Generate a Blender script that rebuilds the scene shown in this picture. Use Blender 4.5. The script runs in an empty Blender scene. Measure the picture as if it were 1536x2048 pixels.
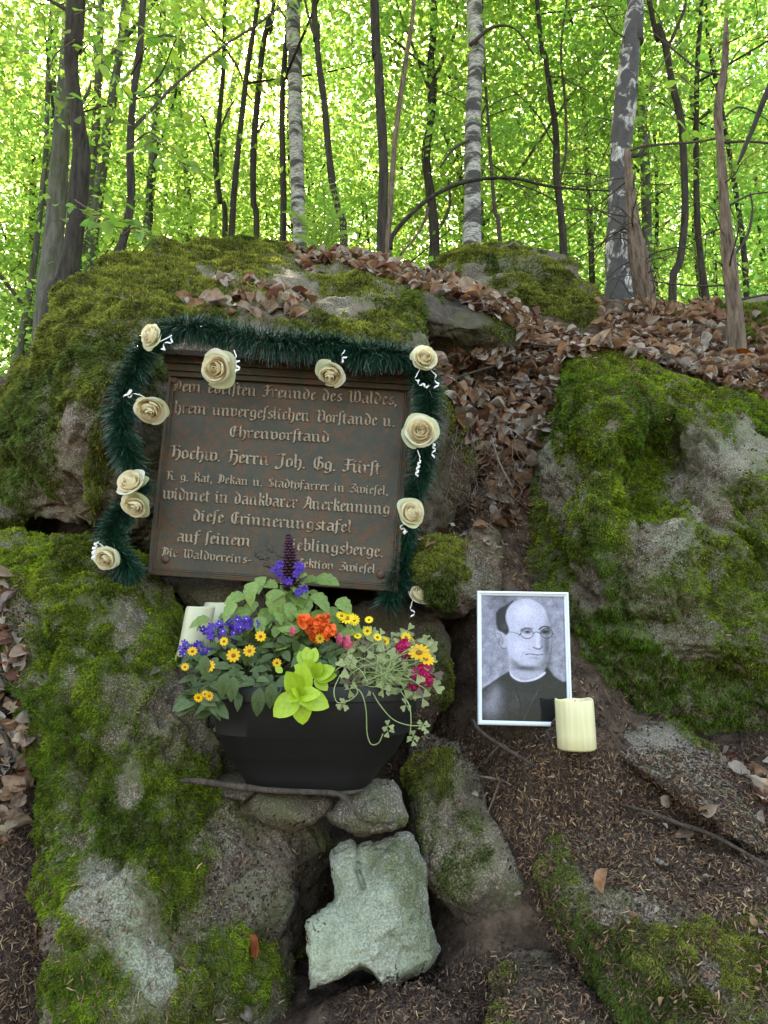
import bpy, math, random, time
import numpy as np
from mathutils import Vector, Matrix

T0 = time.time()
rnd = random.Random(7)
rs = np.random.RandomState(11)
scene = bpy.context.scene
col = scene.collection

# ------------------------------------------------------------------ camera
PITCH = math.radians(9.0)
FPX = 1547.0                       # focal length in pixels of the 1536 x 2048 photograph
CAM = np.array([0.0, 0.0, 1.5])
cd = bpy.data.cameras.new('camera')
cd.sensor_fit = 'VERTICAL'; cd.sensor_height = 24.0; cd.lens = 24.0 * FPX / 2048.0
cd.clip_start = 0.05; cd.clip_end = 900.0
cam = bpy.data.objects.new('camera', cd); col.objects.link(cam)
cam.location = CAM; cam.rotation_euler = (math.radians(90) + PITCH, 0, 0)
scene.camera = cam
scene.render.resolution_x = 768; scene.render.resolution_y = 1024

# ------------------------------------------------------------------ light
SUN_EL = math.radians(44.0); SUN_AZ = math.radians(-14.0)     # azimuth from +Y towards +X
world = bpy.data.worlds.new('World'); scene.world = world
world.use_nodes = True
wn = world.node_tree; wn.nodes.clear()
sky = wn.nodes.new('ShaderNodeTexSky'); sky.sky_type = 'NISHITA'; sky.sun_disc = False
sky.sun_elevation = SUN_EL; sky.sun_rotation = SUN_AZ
sky.air_density = 1.0; sky.dust_density = 2.5; sky.ozone_density = 1.0
bg = wn.nodes.new('ShaderNodeBackground'); bg.inputs['Strength'].default_value = 0.15
wo = wn.nodes.new('ShaderNodeOutputWorld')
wn.links.new(sky.outputs[0], bg.inputs['Color']); wn.links.new(bg.outputs[0], wo.inputs['Surface'])
sl = bpy.data.lights.new('sun', 'SUN'); sl.energy = 4.0; sl.angle = math.radians(0.5); sl.color = (1.0, 0.95, 0.86)
sun = bpy.data.objects.new('sun', sl); col.objects.link(sun)
sdir = Vector((math.sin(SUN_AZ) * math.cos(SUN_EL), math.cos(SUN_AZ) * math.cos(SUN_EL), math.sin(SUN_EL)))
sun.rotation_euler = sdir.to_track_quat('Z', 'Y').to_euler()
sun.location = (0, 0, 20)
scene.view_settings.view_transform = 'Standard'; scene.view_settings.look = 'None'
scene.view_settings.gamma = 1.0; scene.view_settings.use_curve_mapping = False
scene.view_settings.exposure = 2.95
scene.view_settings.use_white_balance = True
scene.view_settings.white_balance_temperature = 8400
scene.view_settings.white_balance_tint = 7
scene.render.engine = 'CYCLES'
scene.cycles.max_bounces = 7; scene.cycles.transmission_bounces = 4; scene.cycles.diffuse_bounces = 3
scene.cycles.transparent_max_bounces = 8

# ------------------------------------------------------------------ projection helpers
cp, sp = math.cos(PITCH), math.sin(PITCH)
FW = np.array([0, cp, sp]); UP = np.array([0, -sp, cp]); RT = np.array([1.0, 0, 0])
def ray(px, py):
    px = np.asarray(px, float); py = np.asarray(py, float)
    u = (px - 768.0) / FPX; v = (1024.0 - py) / FPX
    return FW + u[..., None] * RT + v[..., None] * UP
def P(px, py, d):
    return CAM + ray(px, py) * np.asarray(d, float)[..., None]
def PY(px, py, Y):
    r = ray(px, py); t = (Y - CAM[1]) / r[..., 1]
    return CAM + r * t[..., None]
def PV(px, py, d): return Vector(P(px, py, d))
def proj(W):
    r = W - CAM; d = r @ FW; d = np.where(np.abs(d) < 1e-4, 1e-4, d)
    return 768 + FPX * (r @ RT) / d, 1024 - FPX * (r @ UP) / d, d

# ------------------------------------------------------------------ noise
_perm = rs.permutation(512).astype(np.int64); _perm = np.concatenate([_perm, _perm, _perm])
_g = rs.normal(size=(512, 3)); _g /= np.linalg.norm(_g, axis=1)[:, None]
def perlin(p):
    p = np.asarray(p, float); i = np.floor(p).astype(np.int64); f = p - i
    w = f * f * f * (f * (f * 6 - 15) + 10); i = i & 511
    out = 0
    for a in (0, 1):
        wx = w[:, 0] if a else 1 - w[:, 0]
        for b in (0, 1):
            wy = w[:, 1] if b else 1 - w[:, 1]
            for c in (0, 1):
                wz = w[:, 2] if c else 1 - w[:, 2]
                h = _perm[_perm[_perm[(i[:, 0] + a) & 511] + ((i[:, 1] + b) & 511)] + ((i[:, 2] + c) & 511)]
                g = _g[h]
                out = out + wx * wy * wz * (g[:, 0] * (f[:, 0] - a) + g[:, 1] * (f[:, 1] - b) + g[:, 2] * (f[:, 2] - c))
    return out * 1.5
def fbm(p, scale, oct=4, gain=0.5, off=0.0):
    p = p * scale + off; s = 0; a = 1.0
    for k in range(oct):
        s = s + a * perlin(p); p = p * 2.03 + 17.1; a *= gain
    return s
def ridge(p, scale, oct=3, off=0.0):
    p = p * scale + off; s = 0; a = 1.0
    for k in range(oct):
        s = s + a * (1 - 2 * np.abs(perlin(p))); p = p * 2.1 + 9.3; a *= 0.5
    return s
def sstep(a, b, x):
    t = np.clip((x - a) / (b - a), 0, 1); return t * t * (3 - 2 * t)

# thin-plate interpolation in 2D
class TPS:
    def __init__(s, xy, z, lam=1e-3, sc=1.0):
        s.xy = np.asarray(xy, float) / sc; s.sc = sc; z = np.asarray(z, float); n = len(z)
        K = s._k(s.xy, s.xy) + lam * np.eye(n)
        Q = np.c_[np.ones(n), s.xy]
        A = np.zeros((n + 3, n + 3)); A[:n, :n] = K; A[:n, n:] = Q; A[n:, :n] = Q.T
        s.w = np.linalg.solve(A, np.r_[z, 0, 0, 0])
    def _k(s, a, b):
        r2 = ((a[:, None, :] - b[None]) ** 2).sum(-1)
        return 0.5 * r2 * np.log(r2 + 1e-12)
    def __call__(s, x, y):
        q = np.c_[np.ravel(x), np.ravel(y)] / s.sc
        out = np.empty(len(q))
        for k in range(0, len(q), 20000):
            c = q[k:k + 20000]
            out[k:k + 20000] = s._k(c, s.xy) @ s.w[:-3] + np.c_[np.ones(len(c)), c] @ s.w[-3:]
        return out.reshape(np.shape(x))

# ------------------------------------------------------------------ object helpers
def tag(o, label=None, cat=None, group=None, kind=None):
    if label: o['label'] = label
    if cat: o['category'] = cat
    if group: o['group'] = group
    if kind: o['kind'] = kind
    return o
def worldloc(o):
    l = Vector((0, 0, 0))
    while o is not None:
        l = l + o.location; o = o.parent
    return l
def mesh_np(name, V, F, mat=None, colr=None, smooth=True, extra=None, uv=None):
    V = np.ascontiguousarray(V, dtype=np.float32); F = np.ascontiguousarray(F, dtype=np.int32)
    me = bpy.data.meshes.new(name); k = F.shape[1]
    me.vertices.add(len(V)); me.vertices.foreach_set('co', V.ravel())
    me.loops.add(F.size); me.loops.foreach_set('vertex_index', F.ravel())
    me.polygons.add(len(F)); me.polygons.foreach_set('loop_start', np.arange(0, F.size, k, dtype=np.int32))
    if smooth: me.polygons.foreach_set('use_smooth', np.ones(len(F), dtype=bool))
    me.update(calc_edges=True)
    if colr is not None:
        c = np.ones((len(V), 4), np.float32); c[:, :colr.shape[1]] = colr
        a = me.attributes.new('Col', 'FLOAT_COLOR', 'POINT'); a.data.foreach_set('color', c.ravel())
    if mat: me.materials.append(mat)
    return me
def mesh_py(name, V, F, mat=None, smooth=True):
    me = bpy.data.meshes.new(name); me.from_pydata([tuple(map(float, v)) for v in V], [], F)
    if smooth: me.polygons.foreach_set('use_smooth', np.ones(len(me.polygons), dtype=bool))
    me.update()
    if mat: me.materials.append(mat)
    return me
def link(name, me, parent=None, loc=None):
    o = bpy.data.objects.new(name, me); col.objects.link(o)
    if parent: o.parent = parent
    if loc is not None: o.location = loc
    return o
def thing(name, label, cat, loc=(0, 0, 0), group=None):
    o = bpy.data.objects.new(name, None); col.objects.link(o); o.location = Vector([float(c) for c in loc])
    o.empty_display_size = 0.05
    return tag(o, label, cat, group)
def solid(name, V, F, mat, label=None, cat=None, parent=None, colr=None, smooth=True, group=None, kind=None, origin=None):
    """world-space vertices to an object whose origin is at its base (or its parent's)"""
    V = np.asarray(V, float)
    if parent is not None: o0 = np.array(worldloc(parent))
    elif origin is not None: o0 = np.array(origin, float)
    else: o0 = np.array([(V[:, 0].min() + V[:, 0].max()) / 2, (V[:, 1].min() + V[:, 1].max()) / 2, V[:, 2].min()])
    if isinstance(F, np.ndarray): me = mesh_np(name, V - o0, F, mat, colr, smooth)
    else: me = mesh_py(name, V - o0, F, mat, smooth)
    o = link(name, me, parent)
    if parent is None: o.location = o0
    return tag(o, label, cat, group, kind)
def frame_mat(pos, ydir, nrm, s=1.0):
    y = Vector(ydir).normalized(); z = Vector(nrm); z = z - y * z.dot(y)
    if z.length < 1e-4: z = y.orthogonal()
    z.normalize(); x = y.cross(z)
    m = Matrix((x, y, z)).transposed().to_4x4()
    sc = s if isinstance(s, (tuple, list)) else (s, s, s)
    return Matrix.Translation(Vector(pos)) @ m @ Matrix.Diagonal((sc[0], sc[1], sc[2], 1))
def inst(name, me, M, parent=None):
    """a copy of a piece: shares mesh data; M is its world matrix"""
    o = bpy.data.objects.new(name, me); col.objects.link(o)
    if parent:
        o.parent = parent
        pm = Matrix.Translation(worldloc(parent)); M = pm.inverted() @ M
    o.matrix_local = M
    return o
def gridF(nr, nc, wrap=False, off=0):
    r = np.arange(nr - 1)[:, None]; c = np.arange(nc if wrap else nc - 1)[None]
    c2 = (c + 1) % nc
    a = r * nc + c; b = r * nc + c2; d = (r + 1) * nc + c2; e = (r + 1) * nc + c
    return np.stack([a, b, d, e], -1).reshape(-1, 4) + off
def catmull(pts, n=8):
    p = np.asarray(pts, float); out = []
    q = np.vstack([2 * p[0] - p[1], p, 2 * p[-1] - p[-2]])
    for i in range(1, len(q) - 2):
        for k in range(n):
            t = k / n
            out.append(0.5 * ((2 * q[i]) + (-q[i - 1] + q[i + 1]) * t + (2 * q[i - 1] - 5 * q[i] + 4 * q[i + 1] - q[i + 2]) * t * t
                              + (-q[i - 1] + 3 * q[i] - 3 * q[i + 1] + q[i + 2]) * t ** 3))
    out.append(p[-1]); return np.array(out)
def tube(pts, rad, ns=8, n=6, rough=0.0, smooth=True, cap=True, wiggle=0.0, seed=0):
    """tube along a Catmull-Rom path; pts (k,3), rad (k,)"""
    R = np.asarray(rad, float)
    pr = np.c_[np.asarray(pts, float), R]
    pr = catmull(pr, n) if smooth and len(pr) > 2 else pr
    p = pr[:, :3]; R = np.maximum(pr[:, 3], 1e-4)
    if wiggle:
        p = p + wiggle * np.c_[perlin(p * 3 + seed), perlin(p * 3 + seed + 31), 0 * R]
    t = np.gradient(p, axis=0); t /= np.linalg.norm(t, axis=1)[:, None] + 1e-9
    ref = np.array([0.0, 0, 1]) if abs(t[0, 2]) < 0.9 else np.array([1.0, 0, 0])
    a = np.cross(t, ref); bad = np.linalg.norm(a, axis=1) < 0.05
    if bad.any(): a[bad] = np.cross(t[bad], np.array([0.3, 0.9, 0.1]))
    a /= np.linalg.norm(a, axis=1)[:, None]; b = np.cross(t, a)
    th = np.linspace(0, 2 * np.pi, ns, endpoint=False)
    V = p[:, None] + R[:, None, None] * (np.cos(th)[None, :, None] * a[:, None] + np.sin(th)[None, :, None] * b[:, None])
    V = V.reshape(-1, 3)
    if rough:
        nrm = V - np.repeat(p, ns, 0); L = np.linalg.norm(nrm, axis=1)[:, None]; nrm = nrm / (L + 1e-9)
        q = V * np.array([1, 1, 0.35])
        V = V + nrm * (L * rough * (0.8 * fbm(q, 3.0 / max(R.mean() * 10, .05), 3, off=seed)[:, None]))
    F = gridF(len(p), ns, True)
    if cap:
        V = np.vstack([V, p[0], p[-1]]); n0 = len(V) - 2
        i = np.arange(ns); j = (i + 1) % ns; b0 = (len(p) - 1) * ns
        F = np.vstack([F, np.c_[j, i, np.full(ns, n0), np.full(ns, n0)][:, :4], np.c_[b0 + i, b0 + j, np.full(ns, n0 + 1), np.full(ns, n0 + 1)]])
    return V, F
def fixquads(F):
    """list of polygons with doubled corners removed"""
    return [tuple(dict.fromkeys(f)) for f in F.tolist()]
def join(parts):
    V = []; F = []; n = 0
    for v, f in parts:
        V.append(np.asarray(v, float))
        if isinstance(f, np.ndarray): f = fixquads(f)
        F += [tuple(i + n for i in q) for q in f]; n += len(v)
    return np.vstack(V), F

# ------------------------------------------------------------------ materials
def nodes(name):
    m = bpy.data.materials.new(name); m.use_nodes = True
    nt = m.node_tree; b = nt.nodes['Principled BSDF']
    return m, nt, b
def N(nt, t, **k):
    n = nt.nodes.new(t)
    for a, v in k.items():
        if a.startswith('i_'):
            key = a[2:].replace('_', ' ')
            n.inputs[key].default_value = v
        else: setattr(n, a, v)
    return n
def ramp(nt, fac, stops, interp='LINEAR'):
    r = nt.nodes.new('ShaderNodeValToRGB'); r.color_ramp.interpolation = interp
    e = r.color_ramp.elements
    while len(e) < len(stops): e.new(0.5)
    for k, (p, c) in enumerate(stops):
        e[k].position = p; e[k].color = tuple(c) + (1,) if len(c) == 3 else c
    nt.links.new(fac, r.inputs[0]); return r.outputs[0]
def noise(nt, vec, scale, detail=4, rough=0.55, dist=0.0):
    n = N(nt, 'ShaderNodeTexNoise'); n.inputs['Scale'].default_value = scale
    n.inputs['Detail'].default_value = detail; n.inputs['Roughness'].default_value = rough; n.inputs['Distortion'].default_value = dist
    if vec is not None: nt.links.new(vec, n.inputs['Vector'])
    return n.outputs[0]
def mix(nt, fac, a, b, mode='MIX'):
    m = nt.nodes.new('ShaderNodeMix'); m.data_type = 'RGBA'; m.blend_type = mode
    for key, v in ((0, fac), (6, a), (7, b)):
        if isinstance(v, (int, float)): m.inputs[key].default_value = v
        elif isinstance(v, tuple): m.inputs[key].default_value = v + (1,) if len(v) == 3 else v
        else: nt.links.new(v, m.inputs[key])
    return m.outputs[2]
def math_(nt, op, a, b=None):
    m = nt.nodes.new('ShaderNodeMath'); m.operation = op
    for k, v in enumerate((a, b)):
        if v is None: continue
        if isinstance(v, (int, float)): m.inputs[k].default_value = v
        else: nt.links.new(v, m.inputs[k])
    return m.outputs[0]
def bump(nt, b, h, strength=0.5, dist=0.01):
    n = nt.nodes.new('ShaderNodeBump'); n.inputs['Strength'].default_value = strength; n.inputs['Distance'].default_value = dist
    nt.links.new(h, n.inputs['Height']); nt.links.new(n.outputs[0], b.inputs['Normal']); return n
def simple(name, c, rough=0.6, var=0.0, scale=30, c2=None, bmp=0.0, spec=0.3, coord='Object', trans=0.0, metal=0.0, sss=0.0):
    m, nt, b = nodes(name)
    tc = N(nt, 'ShaderNodeTexCoord')
    c2 = c2 if c2 else tuple(x * (1 - var) for x in c)
    nz = noise(nt, tc.outputs[coord], scale)
    colr = ramp(nt, nz, [(0.3, c2), (0.7, c)])
    oi = N(nt, 'ShaderNodeObjectInfo')
    hs = N(nt, 'ShaderNodeHueSaturation')
    v = math_(nt, 'MULTIPLY_ADD', oi.outputs['Random'], 0.3 if var else 0.0); v.node.inputs[2].default_value = 0.85 if var else 1.0
    nt.links.new(v, hs.inputs['Value']); nt.links.new(colr, hs.inputs['Color'])
    nt.links.new(hs.outputs[0], b.inputs['Base Color'])
    b.inputs['Roughness'].default_value = rough; b.inputs['Specular IOR Level'].default_value = spec
    b.inputs['Metallic'].default_value = metal
    if sss: b.inputs['Subsurface Weight'].default_value = sss; b.inputs['Subsurface Scale'].default_value = 0.01
    if bmp: bump(nt, b, nz, bmp, 0.002)
    if trans:
        tr = N(nt, 'ShaderNodeBsdfTranslucent'); ms = N(nt, 'ShaderNodeMixShader'); ms.inputs[0].default_value = trans
        nt.links.new(hs.outputs[0], tr.inputs[0]); out = nt.nodes['Material Output']
        nt.links.new(b.outputs[0], ms.inputs[1]); nt.links.new(tr.outputs[0], ms.inputs[2]); nt.links.new(ms.outputs[0], out.inputs[0])
    return m
def vcol(name, rough=0.8, trans=0.0, spec=0.2, objvar=0.0, tint=None):
    m, nt, b = nodes(name)
    a = N(nt, 'ShaderNodeAttribute', attribute_name='Col')
    c = a.outputs['Color']
    if objvar:
        oi = N(nt, 'ShaderNodeObjectInfo'); hs = N(nt, 'ShaderNodeHueSaturation')
        v = math_(nt, 'MULTIPLY_ADD', oi.outputs['Random'], objvar); v.node.inputs[2].default_value = 1 - objvar / 2
        h = math_(nt, 'MULTIPLY_ADD', oi.outputs['Random'], 0.04); h.node.inputs[2].default_value = 0.48
        nt.links.new(v, hs.inputs['Value']); nt.links.new(h, hs.inputs['Hue']); nt.links.new(c, hs.inputs['Color']); c = hs.outputs[0]
    nt.links.new(c, b.inputs['Base Color']); b.inputs['Roughness'].default_value = rough; b.inputs['Specular IOR Level'].default_value = spec
    if trans:
        tr = N(nt, 'ShaderNodeBsdfTranslucent'); ms = N(nt, 'ShaderNodeMixShader'); ms.inputs[0].default_value = trans
        c2 = mix(nt, 1.0, c, tint, 'MULTIPLY') if tint else c
        nt.links.new(c2, tr.inputs[0]); out = nt.nodes['Material Output']
        nt.links.new(b.outputs[0], ms.inputs[1]); nt.links.new(tr.outputs[0], ms.inputs[2]); nt.links.new(ms.outputs[0], out.inputs[0])
    return m

def rock_material(name, base=(0.128, 0.090, 0.062), dark=(0.042, 0.029, 0.021), light=(0.38, 0.30, 0.23)):
    """granite with lichen film; Col attribute: R moss bed, G pale lichen, B earth stain"""
    m, nt, b = nodes(name)
    g = N(nt, 'ShaderNodeNewGeometry'); pos = g.outputs['Position']
    at = N(nt, 'ShaderNodeAttribute', attribute_name='Col')
    sp_ = N(nt, 'ShaderNodeSeparateColor'); nt.links.new(at.outputs['Color'], sp_.inputs[0])
    big = noise(nt, pos, 5.0, 5, 0.6, 0.3)
    mid = noise(nt, pos, 28.0, 5, 0.7)
    fine = noise(nt, pos, 260.0, 3, 0.75)
    grain = noise(nt, pos, 620.0, 2, 0.6)
    c = ramp(nt, big, [(0.32, dark), (0.48, base), (0.66, tuple(x * 1.35 for x in base))])
    c = mix(nt, ramp(nt, mid, [(0.42, (0, 0, 0)), (0.66, (0.75, 0.75, 0.75))]), c, tuple(x * 0.45 for x in base))
    c = mix(nt, ramp(nt, fine, [(0.50, (0, 0, 0)), (0.60, (0.85, 0.85, 0.85))]), c, light)
    c = mix(nt, ramp(nt, grain, [(0.36, (0.85, 0.85, 0.85)), (0.46, (0, 0, 0))]), c, (0.03, 0.026, 0.024))
    # green algal film, patchy
    film = ramp(nt, noise(nt, pos, 9.0, 6, 0.65), [(0.46, (0, 0, 0)), (0.62, (0.7, 0.7, 0.7))])
    c = mix(nt, film, c, (0.095, 0.10, 0.036))
    # pale lichen
    lf = math_(nt, 'MULTIPLY', sp_.outputs[1], ramp(nt, mid, [(0.36, (0.35, 0.35, 0.35)), (0.56, (1, 1, 1))]))
    lf = math_(nt, 'MULTIPLY', lf, ramp(nt, fine, [(0.36, (0.25,) * 3), (0.55, (1, 1, 1))]))
    c = mix(nt, lf, c, (0.34, 0.365, 0.25))
    es = math_(nt, 'MULTIPLY', sp_.outputs[2], ramp(nt, mid, [(0.3, (0.5, 0.5, 0.5)), (0.6, (1, 1, 1))]))
    c = mix(nt, es, c, (0.055, 0.035, 0.024))
    mo = math_(nt, 'MULTIPLY', sp_.outputs[0], 1.0)
    mc = ramp(nt, fine, [(0.3, (0.028, 0.036, 0.008)), (0.7, (0.10, 0.13, 0.02))])
    c = mix(nt, mo, c, mc)
    nt.links.new(c, b.inputs['Base Color']); b.inputs['Roughness'].default_value = 0.85; b.inputs['Specular IOR Level'].default_value = 0.25
    h = math_(nt, 'MULTIPLY_ADD', fine, 0.35); nt.links.new(mid, h.node.inputs[2])
    bump(nt, b, h, 0.9, 0.008)
    return m
M_ROCK = rock_material('granite_brown')
M_ROCK_GREY = rock_material('granite_grey', (0.165, 0.128, 0.095), (0.06, 0.046, 0.034), (0.42, 0.36, 0.29))
M_ROCK_DARK = rock_material('granite_dark', (0.08, 0.062, 0.046), (0.018, 0.014, 0.011), (0.14, 0.12, 0.10))
M_SLAB = rock_material('granite_pale', (0.235, 0.215, 0.155), (0.13, 0.11, 0.08), (0.48, 0.46, 0.38))
M_MOSS = vcol('moss', 0.9, trans=0.35, spec=0.1)

def soil_material():
    m, nt, b = nodes('forest_soil')
    g = N(nt, 'ShaderNodeNewGeometry'); pos = g.outputs['Position']
    a = noise(nt, pos, 14, 6, 0.7); f = noise(nt, pos, 120, 4, 0.7); l = noise(nt, pos, 2.2, 4)
    c = ramp(nt, a, [(0.35, (0.020, 0.013, 0.009)), (0.52, (0.072, 0.045, 0.030)), (0.70, (0.16, 0.105, 0.07))])
    c = mix(nt, ramp(nt, f, [(0.5, (0, 0, 0)), (0.7, (0.8, 0.8, 0.8))]), c, (0.12, 0.078, 0.052))
    nt.links.new(c, b.inputs['Base Color']); b.inputs['Roughness'].default_value = 0.95; b.inputs['Specular IOR Level'].default_value = 0.15
    h = math_(nt, 'MULTIPLY_ADD', f, 0.5); nt.links.new(a, h.node.inputs[2])
    bump(nt, b, h, 1.0, 0.012); return m
M_SOIL = soil_material()
# ================================================================== GROUND
gc = [(0,1300,1.72),(30,1700,1.42),(0,2040,1.22),(-300,1300,1.7),(-300,2040,1.2),(450,1600,1.85),(450,2040,1.36),(250,1600,1.7),
      (900,2040,1.24),(760,1990,1.30),(900,1700,1.66),(800,1500,1.95),(1000,1480,1.66),(1050,1456,1.62),(1150,1508,1.52),(1200,1540,1.5),
      (1290,1520,1.605),(1360,1590,1.52),(1440,1650,1.46),(1500,1720,1.40),(1500,2040,1.25),(1250,1700,1.47),(1400,1800,1.40),(1300,1400,1.98),(1540,1560,1.60),(1700,1600,1.58),
      (1090,1850,1.43),(1120,1780,1.46),(1300,1880,1.36),(1050,1650,1.50),(1150,1950,1.36),(1240,1490,1.66),(1400,1980,1.26),(1000,1900,1.42),(1800,2040,1.2),
      (970,1100,2.15),(960,1180,1.95),(950,900,2.45),(1000,760,2.85),(1100,700,3.15),(1280,700,3.25),(1450,735,3.05),(1600,760,3.0),
      (1480,610,4.4),(1300,612,4.4),(1700,620,4.4),(1050,560,4.3),(800,540,4.3),(600,530,4.3),(350,560,4.0),(150,760,3.4),(20,1010,3.0),(-200,1000,2.9),(-500,1000,2.9)]
gp = np.array([P(*c) for c in gc])
extra = [(-8, 0, 0.0), (0, 0, 0.0), (8, 0, 0.0), (-5, 5, 1.5), (-3, 4, 1.9), (5, 4.6, 3.2), (8, 4.6, 3.2), (-8, 5, 1.5), (0, 0.6, 0.45), (2.5, 0.6, 0.45), (-2.5, 0.6, 0.45),
         (-3, 2, 0.95), (3.2, 2, 1.5), (5, 2, 1.5), (-5, 2, 1.1)]
gx = np.array([(p[0], p[1]) for p in gp] + [(a, b) for a, b, c in extra])
gz = np.array([p[2] for p in gp] + [c for a, b, c in extra])
G_TPS = TPS(gx, gz, 2e-3)
def ground_h(x, y):
    x = np.asarray(x, float); y = np.asarray(y, float)
    xc = np.clip(x, -6, 6); yc = np.clip(y, 0, 4.6)
    z = G_TPS(xc, yc)
    crest = sstep(4.0, 5.4, y)
    far = 2.75 - 1.2 * sstep(-0.6, -3.6, x) + 0.25 * np.sin(x * 0.35) * sstep(6, 12, y)
    z = z * (1 - crest) + np.minimum(far, 9) * crest
    z = z + np.where(y < 0, y * 0.12, 0)
    return z
xs = np.concatenate([-1.9 - np.geomspace(0.03, 400, 42)[::-1], np.linspace(-1.9, 2.1, 300), 2.1 + np.geomspace(0.03, 400, 42)])
ys = np.concatenate([0.6 - np.geomspace(0.04, 300, 36)[::-1], np.linspace(0.6, 5.2, 330), 5.2 + np.geomspace(0.04, 600, 44)])
GX, GY = np.meshgrid(xs, ys)
GZ = ground_h(GX, GY)
gv = np.c_[GX.ravel(), GY.ravel(), GZ.ravel()]
near = sstep(6.5, 5, gv[:, 1]) * sstep(2.8, 2.0, np.abs(gv[:, 0]))
gv[:, 2] += near * (0.035 * fbm(gv, 6, 4) + 0.012 * fbm(gv, 32, 3) + 0.008 * ridge(gv, 48, 2)) + 0.12 * (1 - near) * perlin(gv * 0.8)
ground = solid('ground', gv, gridF(len(ys), len(xs)), M_SOIL, kind='structure', origin=(0, 0, 0))

# ================================================================== ROCKS
def paint(entries, px, py, wpos, base=0.0, nz=None):
    m = np.full(px.shape, float(base))
    if nz is None: nz = fbm(wpos, 13, 5, 0.6)
    for e in entries:
        cx, cy, rx, ry, ang, val = e[:6]; soft = e[6] if len(e) > 6 else 0.35
        a = math.radians(ang); dx = px - cx; dy = py - cy
        u = (dx * math.cos(a) + dy * math.sin(a)) / rx; v = (-dx * math.sin(a) + dy * math.cos(a)) / ry
        r = np.sqrt(u * u + v * v) + 0.42 * nz
        w = 1 - sstep(1 - soft, 1 + soft * 0.5, r)
        m = m * (1 - w) + val * w
    return m
MOSS_JOBS = []
def rock(label, outline, center, ctrl, thick=0.4, mat=None, nt_=360, nr=120, amp=1.0, edge=0.10, moss=(), mossbase=0.0, lichen=(), earth=(), earthbase=0.0,
         name='boulder', cat='rock', blades=1.0, seed=0, blen=0.0072, rough=1.0, epow=5, droop=0.5, mosscol='green', pillow=1.0, creases=()):
    ol = np.array(outline, float); c = np.array(center, float)
    q = np.vstack([ol, ol[:1]])
    th = np.linspace(0, 2 * np.pi, nt_, endpoint=False)
    D = np.c_[np.cos(th), np.sin(th)]
    R = np.zeros(nt_)
    for i in range(len(ol)):                      # ray against each edge
        a = q[i] - c; b = q[i + 1] - c; e = b - a
        den = D[:, 0] * e[1] - D[:, 1] * e[0]
        with np.errstate(divide='ignore', invalid='ignore'):
            t = (a[0] * e[1] - a[1] * e[0]) / den
            s = (a[0] * D[:, 1] - a[1] * D[:, 0]) / den
        ok = (t > 0) & (s >= -1e-6) & (s <= 1 + 1e-6)
        R = np.where(ok, np.maximum(R, t), R)
    k = np.array([1, 3, 4, 3, 1.]); k /= k.sum()
    R = np.convolve(np.r_[R[-2:], R, R[:2]], k, 'valid')
    Rn = perlin(np.c_[D * 6 + seed, np.full(nt_, seed * 1.7)]) * 0.5 + perlin(np.c_[D * 17 + seed, np.full(nt_, 3.1)]) * 0.25
    R = R * (1 + 0.035 * amp * Rn)
    tps = TPS(np.array([x[:2] for x in ctrl]), np.array([x[2] for x in ctrl]), 1e-3, 300.0)
    s = 1 - (1 - np.linspace(0, 1, nr)) ** 1.35
    s[0] = 0.004
    S, RR = np.meshgrid(s, R, indexing='ij')
    px = c[0] + S * RR * D[None, :, 0]; py = c[1] + S * RR * D[None, :, 1]
    d = tps(px, py) + edge * (1 - np.sqrt(np.clip(1 - S ** epow * 0.998, 0, 1)))
    W = P(px, py, d)
    sb = np.array([0.995, 0.97, 0.92, 0.84, 0.72, 0.55, 0.35, 0.12])
    tb = np.array([0.12, 0.28, 0.45, 0.62, 0.78, 0.90, 0.97, 1.0])
    pxb = c[0] + sb[:, None] * R * D[:, 0]; pyb = c[1] + sb[:, None] * R * D[:, 1]
    db = d[-1][None] * (1 - tb[:, None]) + (d.mean() + thick + edge) * tb[:, None]
    db = np.maximum(db, d[-1][None] + 0.02 * tb[:, None])
    WB = P(pxb, pyb, db)
    G = np.concatenate([W, WB], 0); nrow = G.shape[0]
    du = np.roll(G, -1, 1) - np.roll(G, 1, 1); dv = np.gradient(G, axis=0)
    n = np.cross(du, dv); n /= np.linalg.norm(n, axis=2)[..., None] + 1e-9
    mid_r = P(px[nr // 2, 0], py[nr // 2, 0], 1.0)
    if (n[nr // 2] * (G[nr // 2] - CAM)).sum() > 0: n = -n
    n[0] = n[1]
    V = G.reshape(-1, 3); n = n.reshape(-1, 3)
    cut = np.repeat(np.r_[np.ones(nr), np.linspace(1, 1, 8)], nt_)
    big = fbm(V, 4.0, 3, off=seed); md = fbm(V, 14, 4, 0.55, off=seed); cr = ridge(V * np.array([1, 1, 0.6]), 9, 3, off=seed + 5)
    far_ = sstep(2.9, 2.0, proj(V)[2]) * 0.75 + 0.25
    disp = amp * (0.045 * big + 0.013 * md * far_ - 0.010 * np.clip(cr - 0.9, 0, 1) * 3 * far_ + 0.0030 * fbm(V, 70, 3) * rough * far_)
    fpx, fpy, _ = proj(V)
    for (x0, y0, x1, y1, wpx, dep) in creases:    # cracks and grooves across the face
        ex, ey = x1 - x0, y1 - y0; L2 = ex * ex + ey * ey
        t = np.clip(((fpx - x0) * ex + (fpy - y0) * ey) / L2, 0, 1)
        wob = 14 * perlin(V * 11 + seed)
        dist = np.hypot(fpx - x0 - t * ex, fpy - y0 - t * ey) + wob
        disp = disp - dep * np.exp(-(dist / wpx) ** 2)
    nz = fbm(V, 11, 5, 0.62, off=seed)
    mm = paint(moss, fpx, fpy, V, mossbase, nz)
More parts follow.
